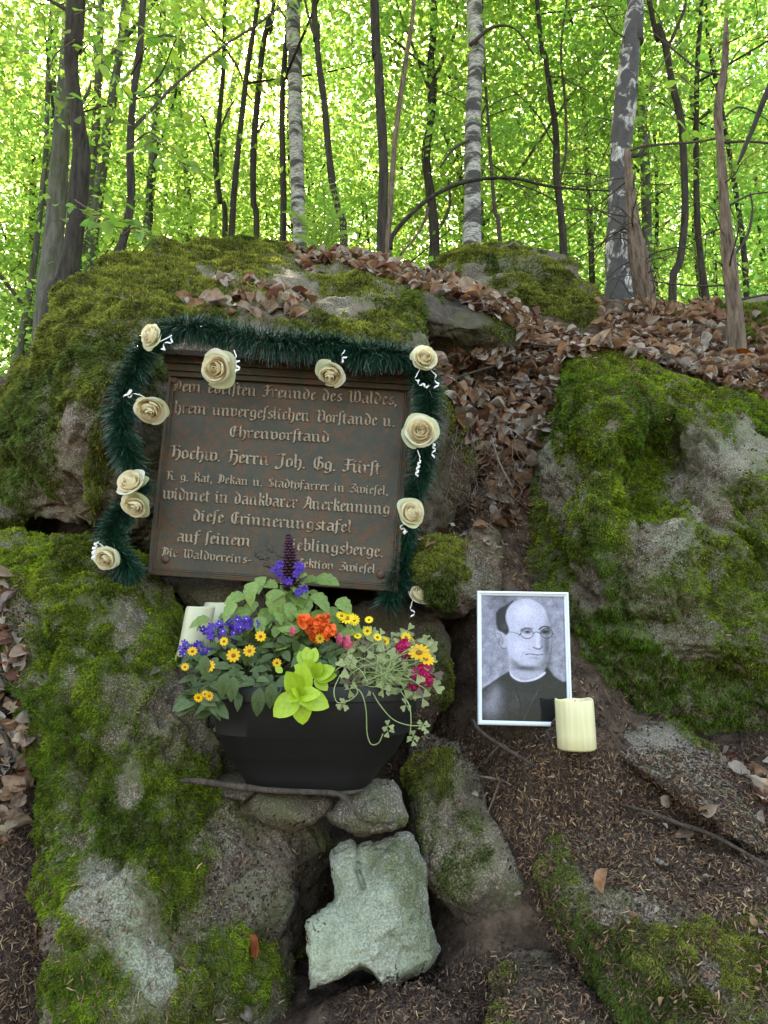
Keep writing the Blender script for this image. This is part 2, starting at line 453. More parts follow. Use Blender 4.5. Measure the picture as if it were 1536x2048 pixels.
    mm = np.clip(mm, 0, 1) * np.clip(0.95 + 1.0 * fbm(V, 24, 3, off=seed + 8), 0.15, 1)
    li = paint(lichen, fpx, fpy, V, 0, nz); ea = paint(earth, fpx, fpy, V, earthbase, nz)
    pil = np.clip(perlin(V * np.array([1, 1, 0.7]) * 26 + seed) + 0.35, 0, 1.2) + 0.5 * np.clip(perlin(V * 60 + seed) + 0.2, 0, 1)
    disp = disp + pillow * mm * (0.003 + 0.011 * pil)
    V = V + n * (disp * cut)[:, None]
    F = gridF(nrow, nt_, True)
    Vc = np.vstack([V, V[:nt_].mean(0), V[-nt_:].mean(0)])
    i = np.arange(nt_); j = (i + 1) % nt_; last = (nrow - 1) * nt_
    F = F[:, ::-1]
    tri1 = np.c_[i, j, np.full(nt_, len(V))]; tri2 = np.c_[last + j, last + i, np.full(nt_, len(V) + 1)]
    colr = np.c_[mm, li, ea]; colr = np.vstack([colr, colr[:nt_].mean(0), colr[-1]])
    # close poles with quads so that the array stays uniform
    e1 = np.arange(0, nt_, 2); q1 = np.c_[e1, np.full(len(e1), len(V)), (e1 + 2) % nt_, e1 + 1]
    q2 = np.c_[last + e1 + 1, last + (e1 + 2) % nt_, np.full(len(e1), len(V) + 1), last + e1]
    F = np.vstack([F, q1, q2])
    o = solid(name, Vc, F, mat or M_ROCK, label, cat, colr=np.clip(colr, 0, 1))
    if blades > 0 and mm[:nr * nt_].max() > 0.3:
        MOSS_JOBS.append((o, V[:(nr + 2) * nt_], n[:(nr + 2) * nt_], mm[:(nr + 2) * nt_], nt_, nr + 2, blades, blen, droop, seed, mosscol))
    return o

def make_moss(job, dens):
    o, V, n, mm, nt_, nr, blades, blen, droop, seed, mc = job
    F = gridF(nr, nt_, True)
    a, b, c, d = (V[F[:, k]] for k in range(4))
    ar = 0.5 * np.linalg.norm(np.cross(c - a, d - b), axis=1)
    w = ar * np.clip(mm[F].mean(1) - 0.12, 0, 1)
    cen = (a + c) / 2
    px, py, dd = proj(cen)
    vis = (px > -120) & (px < 1656) & (py > 380) & (py < 2150)
    w = w * np.where(vis, 1, 0.03) * np.clip(1.6 / dd, 0.3, 1.5) ** 1.5
    cnt = int(min(w.sum() * dens * blades, 210000))
    if cnt < 10: return
    r = np.random.RandomState(int(seed * 10) + 3)
    idx = r.choice(len(F), cnt, p=w / w.sum())
    u = r.rand(cnt, 1); v = r.rand(cnt, 1)
    p = (1 - u) * (1 - v) * a[idx] + u * (1 - v) * b[idx] + u * v * c[idx] + (1 - u) * v * d[idx]
    nn = n[F[idx, 0]]
    g = np.array([0, 0, -1.0])
    sl = 1 - np.clip(nn[:, 2:3], 0, 1)                      # steep places droop
    clump = perlin(p * 42 + seed)[:, None]
    side = np.c_[perlin(p * 30 + 3), perlin(p * 30 + 40), perlin(p * 30 + 90)]
    dr = nn * (0.75 + 0.3 * clump) + g * droop * (0.25 + sl) + 0.55 * side + 0.38 * r.normal(size=(cnt, 3))
    dr /= np.linalg.norm(dr, axis=1)[:, None]
    dd = proj(p)[2][:, None]
    L = blen * (0.5 + 0.9 * r.rand(cnt, 1)) * (1 + 0.5 * clump) * np.clip(dd / 1.6, 0.8, 2.0) * (0.55 + 0.6 * mm[F[idx, 0]][:, None])
    wd = np.cross(dr, r.normal(size=(cnt, 3))); wd /= np.linalg.norm(wd, axis=1)[:, None]
    wv = wd * (0.00085 + 0.0006 * r.rand(cnt, 1)) * np.clip(dd / 1.6, 0.8, 2.2)
    m1 = p + dr * L * 0.55 + wv * 0.0
    tip = p + dr * L + g * L * 0.35 * droop
    p = p - nn * 0.003
    VV = np.stack([p - wv * 0.6, m1 - wv, tip, m1 + wv], 1).reshape(-1, 3)
    FF = np.arange(cnt * 4).reshape(-1, 4)
    h = np.clip(0.48 + 0.5 * fbm(p, 9, 3, off=seed + 2) + 0.45 * clump[:, 0] + 0.35 * perlin(p * 95 + 7) + 0.2 * r.normal(size=cnt), 0, 1.15)[:, None]
    if mc == 'green': c0, c1 = np.array([0.040, 0.060, 0.008]), np.array([0.29, 0.385, 0.032])
    elif mc == 'olive': c0, c1 = np.array([0.050, 0.056, 0.012]), np.array([0.32, 0.34, 0.06])
    else: c0, c1 = np.array([0.034, 0.050, 0.009]), np.array([0.19, 0.26, 0.035])
    deep = sstep(-0.15, 0.5, fbm(p, 2.6, 2, off=seed + 4) + 0.55 * (0.35 - nn[:, 2]))[:, None]      # random patches plus the shade of steep faces, painted in as deeper green
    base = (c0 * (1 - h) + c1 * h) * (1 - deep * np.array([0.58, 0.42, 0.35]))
    dead = (r.rand(cnt, 1) < 0.07 + 0.16 * (fbm(p, 6, 2, off=9)[:, None] > 0.35)); base = np.where(dead, np.array([0.17, 0.115, 0.045]), base)
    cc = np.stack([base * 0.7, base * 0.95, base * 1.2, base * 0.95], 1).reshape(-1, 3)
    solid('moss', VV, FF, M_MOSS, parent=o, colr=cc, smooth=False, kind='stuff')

# --- the great boulder that carries the plaque
rock('huge moss-covered boulder that carries the plaque and its garland',
     [(480,482),(540,488),(600,500),(700,500),(760,508),(800,530),(835,600),(850,650),(855,700),(895,760),(935,850),(945,930),(938,1010),(905,1060),(860,1110),(820,1150),
      (700,1165),(560,1165),(400,1160),(330,1130),(280,1080),(200,1062),(130,1050),(60,1030),(15,1000),(-8,930),(12,820),(40,740),(85,690),(108,640),(118,600),(160,560),(205,545),(215,525),(290,512),(330,500),(400,486)],
     (470,840),
     [(480,484,3.5),(480,520,3.0),(300,540,2.6),(220,540,2.5),(640,505,3.5),(740,520,3.3),(620,580,2.62),(760,560,2.9),(760,650,2.2),(560,650,2.0),(420,600,2.25),(300,650,1.95),(150,620,2.05),
      (80,750,1.98),(40,900,1.98),(150,850,1.80),(140,740,1.85),(230,760,1.80),(200,1000,1.86),(60,1000,1.95),(300,750,1.90),(330,730,1.96),(560,720,1.99),(700,690,1.98),(800,740,1.98),(330,1100,1.95),(560,1100,1.97),(780,1100,1.97),
      (870,850,1.95),(930,900,2.05),(900,1050,2.0),(240,900,1.86)],
     thick=1.0, nt_=560, nr=230, amp=0.9, edge=0.14, seed=1, blades=1.3, mosscol='olive',
     moss=[(160,760,230,330,10,1),(330,590,330,110,-8,1),(480,510,200,40,0,1),(700,640,160,60,5,1),(640,585,130,50,10,0.05),(430,560,60,16,15,0.1),(600,520,80,16,0,.3),(700,575,70,26,10,0.9),
           (560,620,130,26,0,0.15),(165,930,52,150,-6,0.0),(130,1010,90,55,20,0.0),(190,950,22,120,3,0.95),(95,900,24,110,-4,0.7),(240,1040,60,60,0,0.1),(560,920,330,230,3,0.0),(265,900,50,260,0,0.1),
           (880,900,60,230,-14,0.15),(918,840,14,110,-16,0.95),(880,780,14,50,-30,0.9),(780,560,50,30,20,.5)],
     earth=[(470,590,90,30,8,0.7),(560,640,160,20,0,0.6),(560,920,330,230,3,0.6),(880,950,60,200,0,0.85),(600,520,90,15,0,.7)],
     creases=[(95,740,100,900,9,0.03),(100,900,160,1000,10,0.03),(160,1000,220,1060,14,0.03),(420,560,520,640,10,0.02),(840,700,870,900,12,.02),(30,850,60,1000,10,.03)])
rock('dark overhanging rock ledge under the leaves right of the garland',
     [(745,528),(820,540),(900,565),(980,600),(1050,645),(1062,672),(1030,705),(960,722),(890,712),(840,700),(815,660),(790,590)], (900,640),
     [(780,540,3.2),(900,570,3.1),(1000,620,2.95),(860,620,2.55),(960,650,2.6),(1040,680,2.75),(880,700,2.7),(960,715,2.8)], thick=1.0, mat=M_ROCK_DARK, nt_=260, nr=90, seed=3, edge=0.1,
     moss=[(850,580,50,26,20,0.8),(830,640,26,50,0,0.8),(1000,660,40,20,30,0.5)], earthbase=0.35, mosscol='dark')
rock('mossy rounded boulder on the crest of the slope behind the leaf litter',
     [(868,525),(900,502),(945,489),(1010,487),(1075,498),(1125,520),(1165,558),(1195,600),(1218,650),(1205,690),(1140,680),(1060,640),(960,590),(890,560)], (1040,590),
     [(900,520,4.3),(1000,492,4.4),(1100,520,4.2),(1000,560,3.8),(1150,600,3.6),(1190,670,3.4),(1080,640,3.5)], thick=1.0, nt_=260, nr=90, seed=4, edge=0.25, amp=1.3, mosscol='olive',
     earthbase=0.35, moss=[(940,510,100,34,0,1),(1100,600,120,70,40,0.9),(1040,540,50,24,30,0.35),(1170,640,40,60,-30,.9),(1060,610,50,26,20,0.9)], blen=0.009)
rock('long low mossy boulder behind the bare snag at the right edge',
     [(1312,650),(1330,622),(1390,606),(1470,604),(1560,598),(1700,610),(1760,690),(1600,745),(1500,728),(1400,712),(1330,700)], (1520,665),
     [(1330,640,3.75),(1500,610,4.0),(1700,640,4.0),(1400,690,3.45),(1550,720,3.3),(1520,660,3.5)], thick=1.0, nt_=240, nr=80, seed=5, edge=0.3, mosscol='dark',
     moss=[(1480,665,220,50,0,0.85),(1560,690,70,20,0,0.2)], blen=0.012)
rock('big right-hand boulder draped with bright green moss above the portrait',
     [(1128,738),(1140,712),(1175,698),(1225,702),(1270,722),(1330,735),(1420,762),(1480,775),(1530,820),(1600,880),(1740,1000),(1780,1300),(1700,1460),(1540,1480),(1400,1465),(1240,1440),(1100,1440),(980,1400),
      (950,1300),(965,1220),(1000,1150),(1050,1080),(1062,1000),(1072,930),(1085,870),(1110,800)], (1280,1090),
     [(1180,705,2.55),(1300,735,2.50),(1420,765,2.45),(1550,850,2.3),(1125,790,2.3),(1200,780,2.2),(1140,900,2.05),(1220,880,1.98),(1300,820,2.2),(1330,900,2.25),(1300,950,2.2),(1200,1000,1.90),(1270,1040,1.92),(1200,1150,1.86),(1350,1050,1.88),(1380,1150,1.84),
      (1500,960,2.0),(1440,900,2.1),(1450,1080,1.95),(1530,1150,1.9),(1060,1120,2.05),(1000,1250,1.92),(1060,1330,1.86),(1250,1300,1.82),(1250,1390,1.80),(1450,1300,1.76),(1600,1300,1.7),(1450,1440,1.80),(1080,980,2.1)],
     thick=1.0, nt_=560, nr=220, amp=1.15, edge=0.12, seed=6, blades=1.6, mossbase=0.55, mat=M_ROCK,
     moss=[(1200,745,120,55,10,1),(1400,790,160,26,14,0.9),(1290,850,110,90,20,0.85),(1170,870,80,110,20,1),(1230,960,110,130,30,1),(1200,1080,130,110,0,0.95),(1330,1010,90,40,20,1),(1130,1000,50,90,0,0.45),
           (1090,960,28,90,-10,0.05),(1240,1220,180,150,0,0.85),(1130,1300,120,90,0,0.75),(1320,1080,60,50,10,0.05),(1350,1220,100,60,20,0.35),(1450,900,90,60,35,0.0),(1500,880,70,70,40,0.05),(1390,930,60,60,0,0.1),(1520,830,70,16,42,0.95),(1440,850,40,30,0,.6),
           (1500,1010,50,60,10,0.6),(1420,1030,60,40,20,0.1),(1380,1360,160,90,0,0.8),(1500,1230,70,180,0,0.75),(1170,1170,30,60,0,0.1),(1290,1130,50,26,10,.2),(1390,1290,60,50,0,0.15)],
     lichen=[(1370,1080,60,60,0,0.45),(1490,900,60,60,0,0.3),(1100,900,20,40,0,0.3)], earth=[(1180,1180,90,70,0,0.5),(1060,1150,60,120,0,0.8),(1100,1240,70,60,0,0.6),(1350,860,60,60,0,.3)],
     creases=[(1330,790,1350,900,10,0.04),(1300,860,1290,980,12,0.05),(1290,990,1400,1010,9,0.03),(1400,1010,1510,1100,10,0.03),(1080,1080,1180,1200,10,0.03),(1200,1240,1340,1250,14,.03),(1120,870,1100,760,10,.02)])
rock('great lower-left boulder with trailing moss and a bare brown flank below the planter',
     [(-260,1020),(-100,1050),(20,1062),(110,1062),(200,1080),(290,1130),(345,1190),(378,1240),(385,1330),(418,1370),(440,1430),(462,1500),(480,1570),(520,1612),(650,1640),(668,1700),(650,1780),(630,1850),(590,1960),(602,2130),(400,2180),
      (20,2180),(60,1960),(95,1760),(70,1600),(42,1450),(20,1260),(-60,1150),(-260,1130)], (270,1560),
     [(-200,1080,2.0),(0,1080,1.84),(200,1100,1.76),(330,1200,1.74),(60,1200,1.66),(100,1300,1.57),(250,1300,1.57),(370,1320,1.66),(150,1500,1.45),(300,1550,1.44),(420,1440,1.60),(455,1560,1.56),(470,1640,1.50),(600,1650,1.54),(520,1800,1.40),(640,1800,1.52),
      (80,1700,1.34),(250,1800,1.25),(60,2000,1.18),(250,2050,1.10),(560,2050,1.28),(450,1950,1.28),(200,1650,1.36),(330,1700,1.38),(380,1850,1.3)],
     thick=0.7, nt_=560, nr=230, amp=0.95, edge=0.12, seed=7, blades=1.6, mossbase=0.22,
     moss=[(60,1130,150,70,0,0.9),(200,1300,150,210,12,1),(330,1190,70,30,30,0.25),(250,1240,70,50,0,0.15),(340,1260,60,70,0,0.75),(150,1500,140,170,0,0.95),(260,1450,60,100,10,0.45),(360,1450,80,110,0,0.12),(380,1590,60,70,0,0.75),(300,1640,130,160,20,0.95),
           (240,1390,40,40,0,.3),(90,1640,70,70,0,0.9),(260,1570,26,60,0,.2),(120,1800,90,120,0,0.8),(550,1750,120,190,0,0.0),(210,1800,70,90,-20,0.02),(285,1890,55,130,-25,0.02),(380,1990,50,90,-10,0.1),(360,1760,50,110,0,0.95),(330,1740,50,90,0,1),
           (150,1960,110,120,0,0.95),(460,1940,90,110,0,0.9),(410,2030,70,60,0,0.7),(90,1760,60,90,0,.9),(80,1890,60,60,0,0.1),(270,2050,40,50,0,.3)],
     earth=[(550,1750,140,160,0,0.35),(640,1850,50,200,0,0.8),(500,1870,70,40,0,0.5),(60,1900,50,90,0,0.6),(430,1500,50,90,0,0.3),(420,2050,100,60,0,0.6)],
     lichen=[(210,1800,70,70,0,0.5),(275,1900,60,100,-20,0.7),(430,1420,60,60,0,0.25),(520,1790,60,40,0,0.2)],
     creases=[(215,1440,130,1650,8,0.02),(320,1560,230,1760,8,0.015),(60,1200,110,1300,10,.02),(410,1640,330,1500,8,.015)])
rock('reddish rock wedged beneath the lower left edge of the plaque',
     [(300,1152),(380,1150),(470,1160),(600,1170),(640,1230),(600,1300),(470,1300),(400,1230),(350,1190)], (480,1220),
     [(330,1160,1.92),(460,1180,1.88),(560,1200,1.95),(480,1290,1.86),(600,1280,1.95)], thick=0.3, nt_=140, nr=50, seed=8, amp=0.5, edge=0.05, earthbase=0.3, blades=0)
rock('small round moss-capped stone left of the portrait frame',
     [(830,1122),(848,1092),(885,1078),(925,1082),(962,1104),(972,1150),(962,1205),(930,1238),(885,1236),(848,1205),(832,1165)], (900,1158),
     [(850,1100,1.78),(900,1090,1.78),(960,1120,1.80),(890,1150,1.66),(940,1170,1.68),(900,1220,1.72)], thick=0.2, nt_=200, nr=80, seed=9, amp=0.6, edge=0.08, mosscol='olive',
     moss=[(885,1125,75,50,0,1),(870,1190,50,30,0,0.7),(945,1110,20,26,0,.1)], blades=1.3)
rock('bare brown stone behind the moss-capped stone in the leafy cleft',
     [(920,1080),(935,1052),(965,1045),(995,1060),(1010,1110),(1005,1160),(985,1200),(950,1200),(930,1150)], (965,1125), [(930,1070,1.95),(990,1080,1.95),(960,1120,1.88),(970,1180,1.84)],
     thick=0.25, nt_=140, nr=50, seed=10, amp=0.5, edge=0.07, earthbase=0.3, blades=0)
rock('tall earthy stone with moss patches right of the upright greenish slab',
     [(828,1490),(855,1472),(895,1478),(925,1500),(955,1545),(985,1610),(1020,1680),(1060,1760),(1090,1830),(1118,1900),(1090,1945),(1030,1935),(960,1905),(900,1855),(862,1790),(835,1715),(820,1640),(822,1560)], (930,1700),
     [(860,1490,1.68),(920,1520,1.64),(870,1600,1.55),(930,1650,1.5),(900,1760,1.45),(990,1760,1.45),(1050,1880,1.45),(980,1890,1.42),(1080,1830,1.46)], thick=0.35, nt_=280, nr=100, seed=11, amp=0.7, edge=0.1,
     moss=[(868,1560,46,60,10,0.9),(940,1670,40,80,-20,0.6),(920,1760,40,60,0,0.55),(860,1650,24,60,0,0.3)], earth=[(980,1850,110,70,20,0.8),(960,1590,40,60,0,0.7),(900,1620,40,60,0,.3)], mosscol='olive', blades=1.1)
rock('wide dark sloping slab with a mossy lower half at the bottom right corner',
     [(1066,1640),(1085,1600),(1140,1575),(1230,1570),(1330,1590),(1450,1650),(1600,1740),(1800,1860),(1800,2220),(1330,2220),(1262,2100),(1200,1990),(1150,1900),(1110,1830),(1078,1750)], (1330,1880),
     [(1085,1620,1.49),(1200,1580,1.49),(1330,1600,1.48),(1500,1720,1.36),(1120,1780,1.34),(1200,1720,1.37),(1300,1850,1.21),(1200,1930,1.22),(1500,1950,1.15),(1600,2100,1.05),(1300,2100,1.14),(1400,1740,1.36),(1420,2040,1.10)],
     thick=0.4, nt_=460, nr=170, seed=12, amp=0.55, edge=0.10, blades=1.1, mosscol='olive',
     moss=[(1330,1990,260,170,30,1),(1500,1960,160,130,10,1),(1190,1880,100,70,40,1),(1110,1740,45,120,-15,.95),(1110,1700,30,70,-10,0.6),(1130,1790,40,60,0,.6),(1420,1950,20,50,-20,0.05),(1500,2050,90,60,0,.5)], earth=[(1330,1660,260,90,20,1.0),(1450,1780,150,80,20,0.9)], earthbase=0.1)
rock('weathered grey rock hump right of the single candle',
     [(1172,1440),(1215,1415),(1290,1412),(1360,1438),(1430,1490),(1490,1550),(1540,1640),(1560,1720),(1500,1700),(1420,1640),(1340,1580),(1260,1530),(1195,1490)], (1350,1530),
     [(1200,1430,1.78),(1290,1420,1.82),(1400,1480,1.70),(1500,1580,1.53),(1250,1480,1.62),(1340,1540,1.52),(1430,1610,1.43),(1520,1690,1.35)], thick=0.3, nt_=260, nr=90, seed=13, amp=0.45, edge=0.06, mat=M_ROCK_GREY,
     moss=[(1400,1470,70,22,35,0.55)], earth=[(1300,1590,130,24,35,0.8)], earthbase=0.05, blades=0.8)
rock('low earth-covered stone at the bottom edge right of centre',
     [(985,1960),(1000,1925),(1045,1903),(1100,1910),(1145,1935),(1190,1985),(1230,2060),(1260,2180),(960,2180),(990,2060)], (1090,2040), [(1000,1950,1.30),(1080,1915,1.32),(1180,1990,1.24),(1050,2000,1.22),(1100,2100,1.15)],
     thick=0.25, nt_=180, nr=70, seed=14, amp=0.5, edge=0.08, earthbase=0.55, moss=[(1020,1960,40,30,0,0.6),(1010,2040,30,60,0,.4)], blades=0.8, mosscol='olive')
rock('half-buried pale-flecked stone at the bottom edge below the slab',
     [(690,2030),(720,2008),(770,2003),(830,2012),(860,2060),(880,2170),(670,2170)], (775,2090), [(710,2020,1.26),(790,2010,1.26),(770,2060,1.2),(780,2150,1.17)], thick=0.2, nt_=140, nr=50, seed=15, amp=0.5, edge=0.06, earthbase=0.45, blades=0)
rock('mossy rock slope beyond the left edge of the great boulder',
     [(-420,820),(-100,790),(0,775),(34,800),(40,870),(36,960),(60,1060),(60,1180),(-150,1200),(-420,1150)], (-150,980), [(-300,830,3.2),(20,790,3.0),(-50,900,2.7),(-200,1000,2.5),(20,1000,2.5),(0,1100,2.35)], thick=0.5, nt_=200, nr=80, seed=16,
     moss=[(-50,950,260,190,0,0.9),(0,1000,40,40,0,0.2)], mosscol='olive')
rock('small upright stone in the earth between the tall stone and the mossy slab',
     [(1010,1690),(1022,1655),(1045,1648),(1062,1672),(1068,1720),(1064,1770),(1040,1790),(1018,1750)], (1040,1715), [(1020,1670,1.56),(1050,1680,1.56),(1040,1720,1.51),(1045,1770,1.5)], thick=0.15, nt_=100, nr=40, seed=17, amp=0.3, edge=0.05,
     moss=[(1032,1688,24,26,0,0.6)], earthbase=0.3, blades=1.2)
# --- loose stones under the planter
rock('upright greenish-grey stone slab with pale lichen, largest loose stone below the planter',
     [(655,1692),(675,1676),(702,1671),(722,1680),(745,1676),(790,1664),(818,1667),(838,1695),(852,1740),(862,1790),(874,1840),(880,1900),(868,1925),(842,1945),(815,1962),(790,1985),(765,1988),(745,1974),(722,1962),(690,1970),(655,1985),(612,1992),(600,1965),(597,1925),(603,1870),(607,1842),(640,1818),(664,1795),(666,1765),(658,1735),(652,1710)],
     (745,1845),
     [(670,1700,1.43),(740,1685,1.44),(810,1675,1.47),(850,1780,1.41),(872,1880,1.38),(760,1780,1.36),(690,1790,1.37),(740,1860,1.31),(640,1860,1.30),(640,1960,1.26),(740,1940,1.27),(820,1940,1.32),(790,1860,1.31)],
     thick=0.10, nt_=380, nr=120, seed=18, amp=0.42, edge=0.035, epow=10, mat=M_SLAB, rough=1.8, name='stone_slab', cat='stone',
     lichen=[(660,1900,90,90,-20,1.0),(720,1830,90,80,0,0.9),(700,1740,40,60,0,0.55),(800,1880,80,70,0,0.7)], moss=[(815,1740,34,90,-14,0.42),(840,1850,26,70,-10,0.32)], blades=0.25, blen=0.004, pillow=0.2,
     creases=[(718,1678,712,1730,3,0.008),(712,1730,722,1765,3,0.008),(850,1680,880,1880,7,0.008),(640,1930,730,1900,6,.004)])
rock('rounded grey stone under the right end of the planter',
     [(657,1628),(672,1612),(700,1592),(722,1572),(755,1561),(788,1562),(806,1580),(814,1605),(822,1635),(812,1655),(785,1668),(745,1673),(712,1668),(690,1652),(664,1645)], (745,1620),
     [(670,1625,1.45),(720,1585,1.46),(800,1590,1.47),(745,1620,1.39),(800,1640,1.43),(730,1660,1.42)], thick=0.14, nt_=220, nr=80, seed=19, amp=0.35, edge=0.05, mat=M_ROCK_GREY, name='stone', cat='stone', blades=0.3, blen=0.004, moss=[(810,1645,12,24,0,.4)], pillow=.2, epow=6)
rock('flat rust-brown stone under the middle of the planter',
     [(495,1598),(520,1588),(580,1590),(640,1596),(664,1604),(655,1625),(632,1640),(600,1650),(560,1655),(525,1640),(502,1620)], (580,1620),
     [(510,1600,1.48),(600,1600,1.48),(650,1610,1.48),(575,1625,1.43),(560,1650,1.45)], thick=0.14, nt_=200, nr=60, seed=20, amp=0.25, edge=0.035, name='stone', cat='stone', blades=0, earthbase=0.15)
rock('small dark stone under the left end of the planter beneath the stick',
     [(420,1562),(445,1548),(480,1545),(505,1556),(510,1585),(488,1600),(450,1595),(428,1582)], (468,1575), [(440,1560,1.56),(490,1560,1.54),(470,1580,1.51)], thick=0.1, nt_=120, nr=40, seed=21, amp=0.2, edge=0.03, name='stone', cat='stone', blades=0, earthbase=0.3)
rock('flat dark stone beneath the lower right edge of the plaque behind the planter',
     [(700,1215),(780,1200),(880,1225),(900,1290),(890,1400),(860,1480),(800,1470),(740,1400),(690,1300)], (800,1320), [(720,1230,1.96),(860,1240,1.86),(800,1330,1.86),(870,1400,1.74),(820,1450,1.78)], thick=0.2, nt_=160, nr=60, seed=22, amp=0.5, edge=0.06, earthbase=0.5,
     moss=[(875,1340,30,90,-10,0.7),(868,1290,30,40,0,.5)], mosscol='olive', blades=.9)
print('rocks', round(time.time() - T0, 1))
for j in MOSS_JOBS: make_moss(j, 400000.0)
print('moss', round(time.time() - T0, 1))
# ================================================================== FOREST
def bark_material(name, c1, c2, moss=0.3, vs=6.0, bmp=0.8):
    m, nt, b = nodes(name)
    g = N(nt, 'ShaderNodeNewGeometry'); mp = N(nt, 'ShaderNodeMapping'); mp.inputs['Scale'].default_value = (1, 1, 0.16)
    nt.links.new(g.outputs['Position'], mp.inputs[0])
    a = noise(nt, mp.outputs[0], vs * 6, 5, 0.7); l = noise(nt, g.outputs['Position'], vs, 4, 0.6)
    c = ramp(nt, a, [(0.35, c2), (0.62, c1)])
    c = mix(nt, ramp(nt, l, [(0.52, (0, 0, 0)), (0.66, (moss,) * 3)]), c, (0.06, 0.075, 0.03))
    nt.links.new(c, b.inputs['Base Color']); b.inputs['Roughness'].default_value = 0.9; b.inputs['Specular IOR Level'].default_value = 0.2
    bump(nt, b, a, bmp, 0.015); return m
M_BARK = bark_material('bark_dark', (0.056, 0.044, 0.034), (0.018, 0.014, 0.011), 0.25)
M_BEECH = bark_material('bark_grey', (0.14, 0.13, 0.11), (0.06, 0.056, 0.047), 0.5, 4.0, 0.4)
M_DEAD = bark_material('dead_wood', (0.21, 0.145, 0.10), (0.055, 0.036, 0.026), 0.1, 9.0, 1.0)
M_TWIG = bark_material('twig_bark', (0.10, 0.072, 0.055), (0.045, 0.033, 0.026), 0.1, 14.0)
def birch_material(nm='birch_bark', lo_=0.47, hi_=0.56, zs=3.2, sc_=3.2):
    m, nt, b = nodes(nm)
    g = N(nt, 'ShaderNodeNewGeometry'); mp = N(nt, 'ShaderNodeMapping'); mp.inputs['Scale'].default_value = (1, 1, zs)
    nt.links.new(g.outputs['Position'], mp.inputs[0])
    a = noise(nt, mp.outputs[0], sc_, 5, 0.6, 0.6); f = noise(nt, mp.outputs[0], 22, 4, 0.65)
    c = ramp(nt, f, [(0.36, (0.10, 0.09, 0.075)), (0.5, (0.34, 0.31, 0.27)), (0.7, (0.52, 0.49, 0.43))])
    c = mix(nt, ramp(nt, a, [(lo_, (0, 0, 0)), (hi_, (0.95,) * 3)]), c, (0.035, 0.028, 0.024))
    # the foot of the tree is dark and fissured
    sx = N(nt, 'ShaderNodeSeparateXYZ'); nt.links.new(g.outputs['Position'], sx.inputs[0])
    nt.links.new(c, b.inputs['Base Color']); b.inputs['Roughness'].default_value = 0.8
    bump(nt, b, f, 0.6, 0.01); return m
M_BIRCH = birch_material(); M_BIRCH_OLD = birch_material('old_birch_bark', 0.42, 0.48, 0.75, 11.0)
def leaf_material(name, c1, c2, trans, tint, rough=0.45):
    m, nt, b = nodes(name)
    g = N(nt, 'ShaderNodeNewGeometry'); oi = N(nt, 'ShaderNodeObjectInfo')
    l = noise(nt, g.outputs['Position'], 0.9, 3); s = noise(nt, g.outputs['Position'], 14, 2)
    f = math_(nt, 'MULTIPLY_ADD', s, 0.6); nt.links.new(math_(nt, 'MULTIPLY', l, 0.6), f.node.inputs[2])
    c = ramp(nt, f, [(0.45, c1), (0.75, c2)])
    hs = N(nt, 'ShaderNodeHueSaturation'); v = math_(nt, 'MULTIPLY_ADD', oi.outputs['Random'], 0.5); v.node.inputs[2].default_value = 0.72; nt.links.new(v, hs.inputs['Value'])
    h_ = math_(nt, 'MULTIPLY_ADD', math_(nt, 'FRACT', math_(nt, 'MULTIPLY', oi.outputs['Random'], 5.7)), 0.05); h_.node.inputs[2].default_value = 0.48; nt.links.new(h_, hs.inputs['Hue']); nt.links.new(c, hs.inputs['Color']); c = hs.outputs[0]
    nt.links.new(c, b.inputs['Base Color']); b.inputs['Roughness'].default_value = rough; b.inputs['Specular IOR Level'].default_value = 0.35
    tr = N(nt, 'ShaderNodeBsdfTranslucent'); ms = N(nt, 'ShaderNodeMixShader'); ms.inputs[0].default_value = trans
    nt.links.new(mix(nt, 1.0, c, tint, 'MULTIPLY'), tr.inputs[0]); out = nt.nodes['Material Output']
    nt.links.new(b.outputs[0], ms.inputs[1]); nt.links.new(tr.outputs[0], ms.inputs[2]); nt.links.new(ms.outputs[0], out.inputs[0])
    return m
M_LEAF = leaf_material('beech_leaf', (0.085, 0.160, 0.034), (0.19, 0.30, 0.075), 0.72, (2.35, 2.25, 2.15))
M_LEAF_NEAR = leaf_material('young_beech_leaf', (0.10, 0.19, 0.03), (0.19, 0.30, 0.05), 0.6, (2.0, 1.9, 1.5))

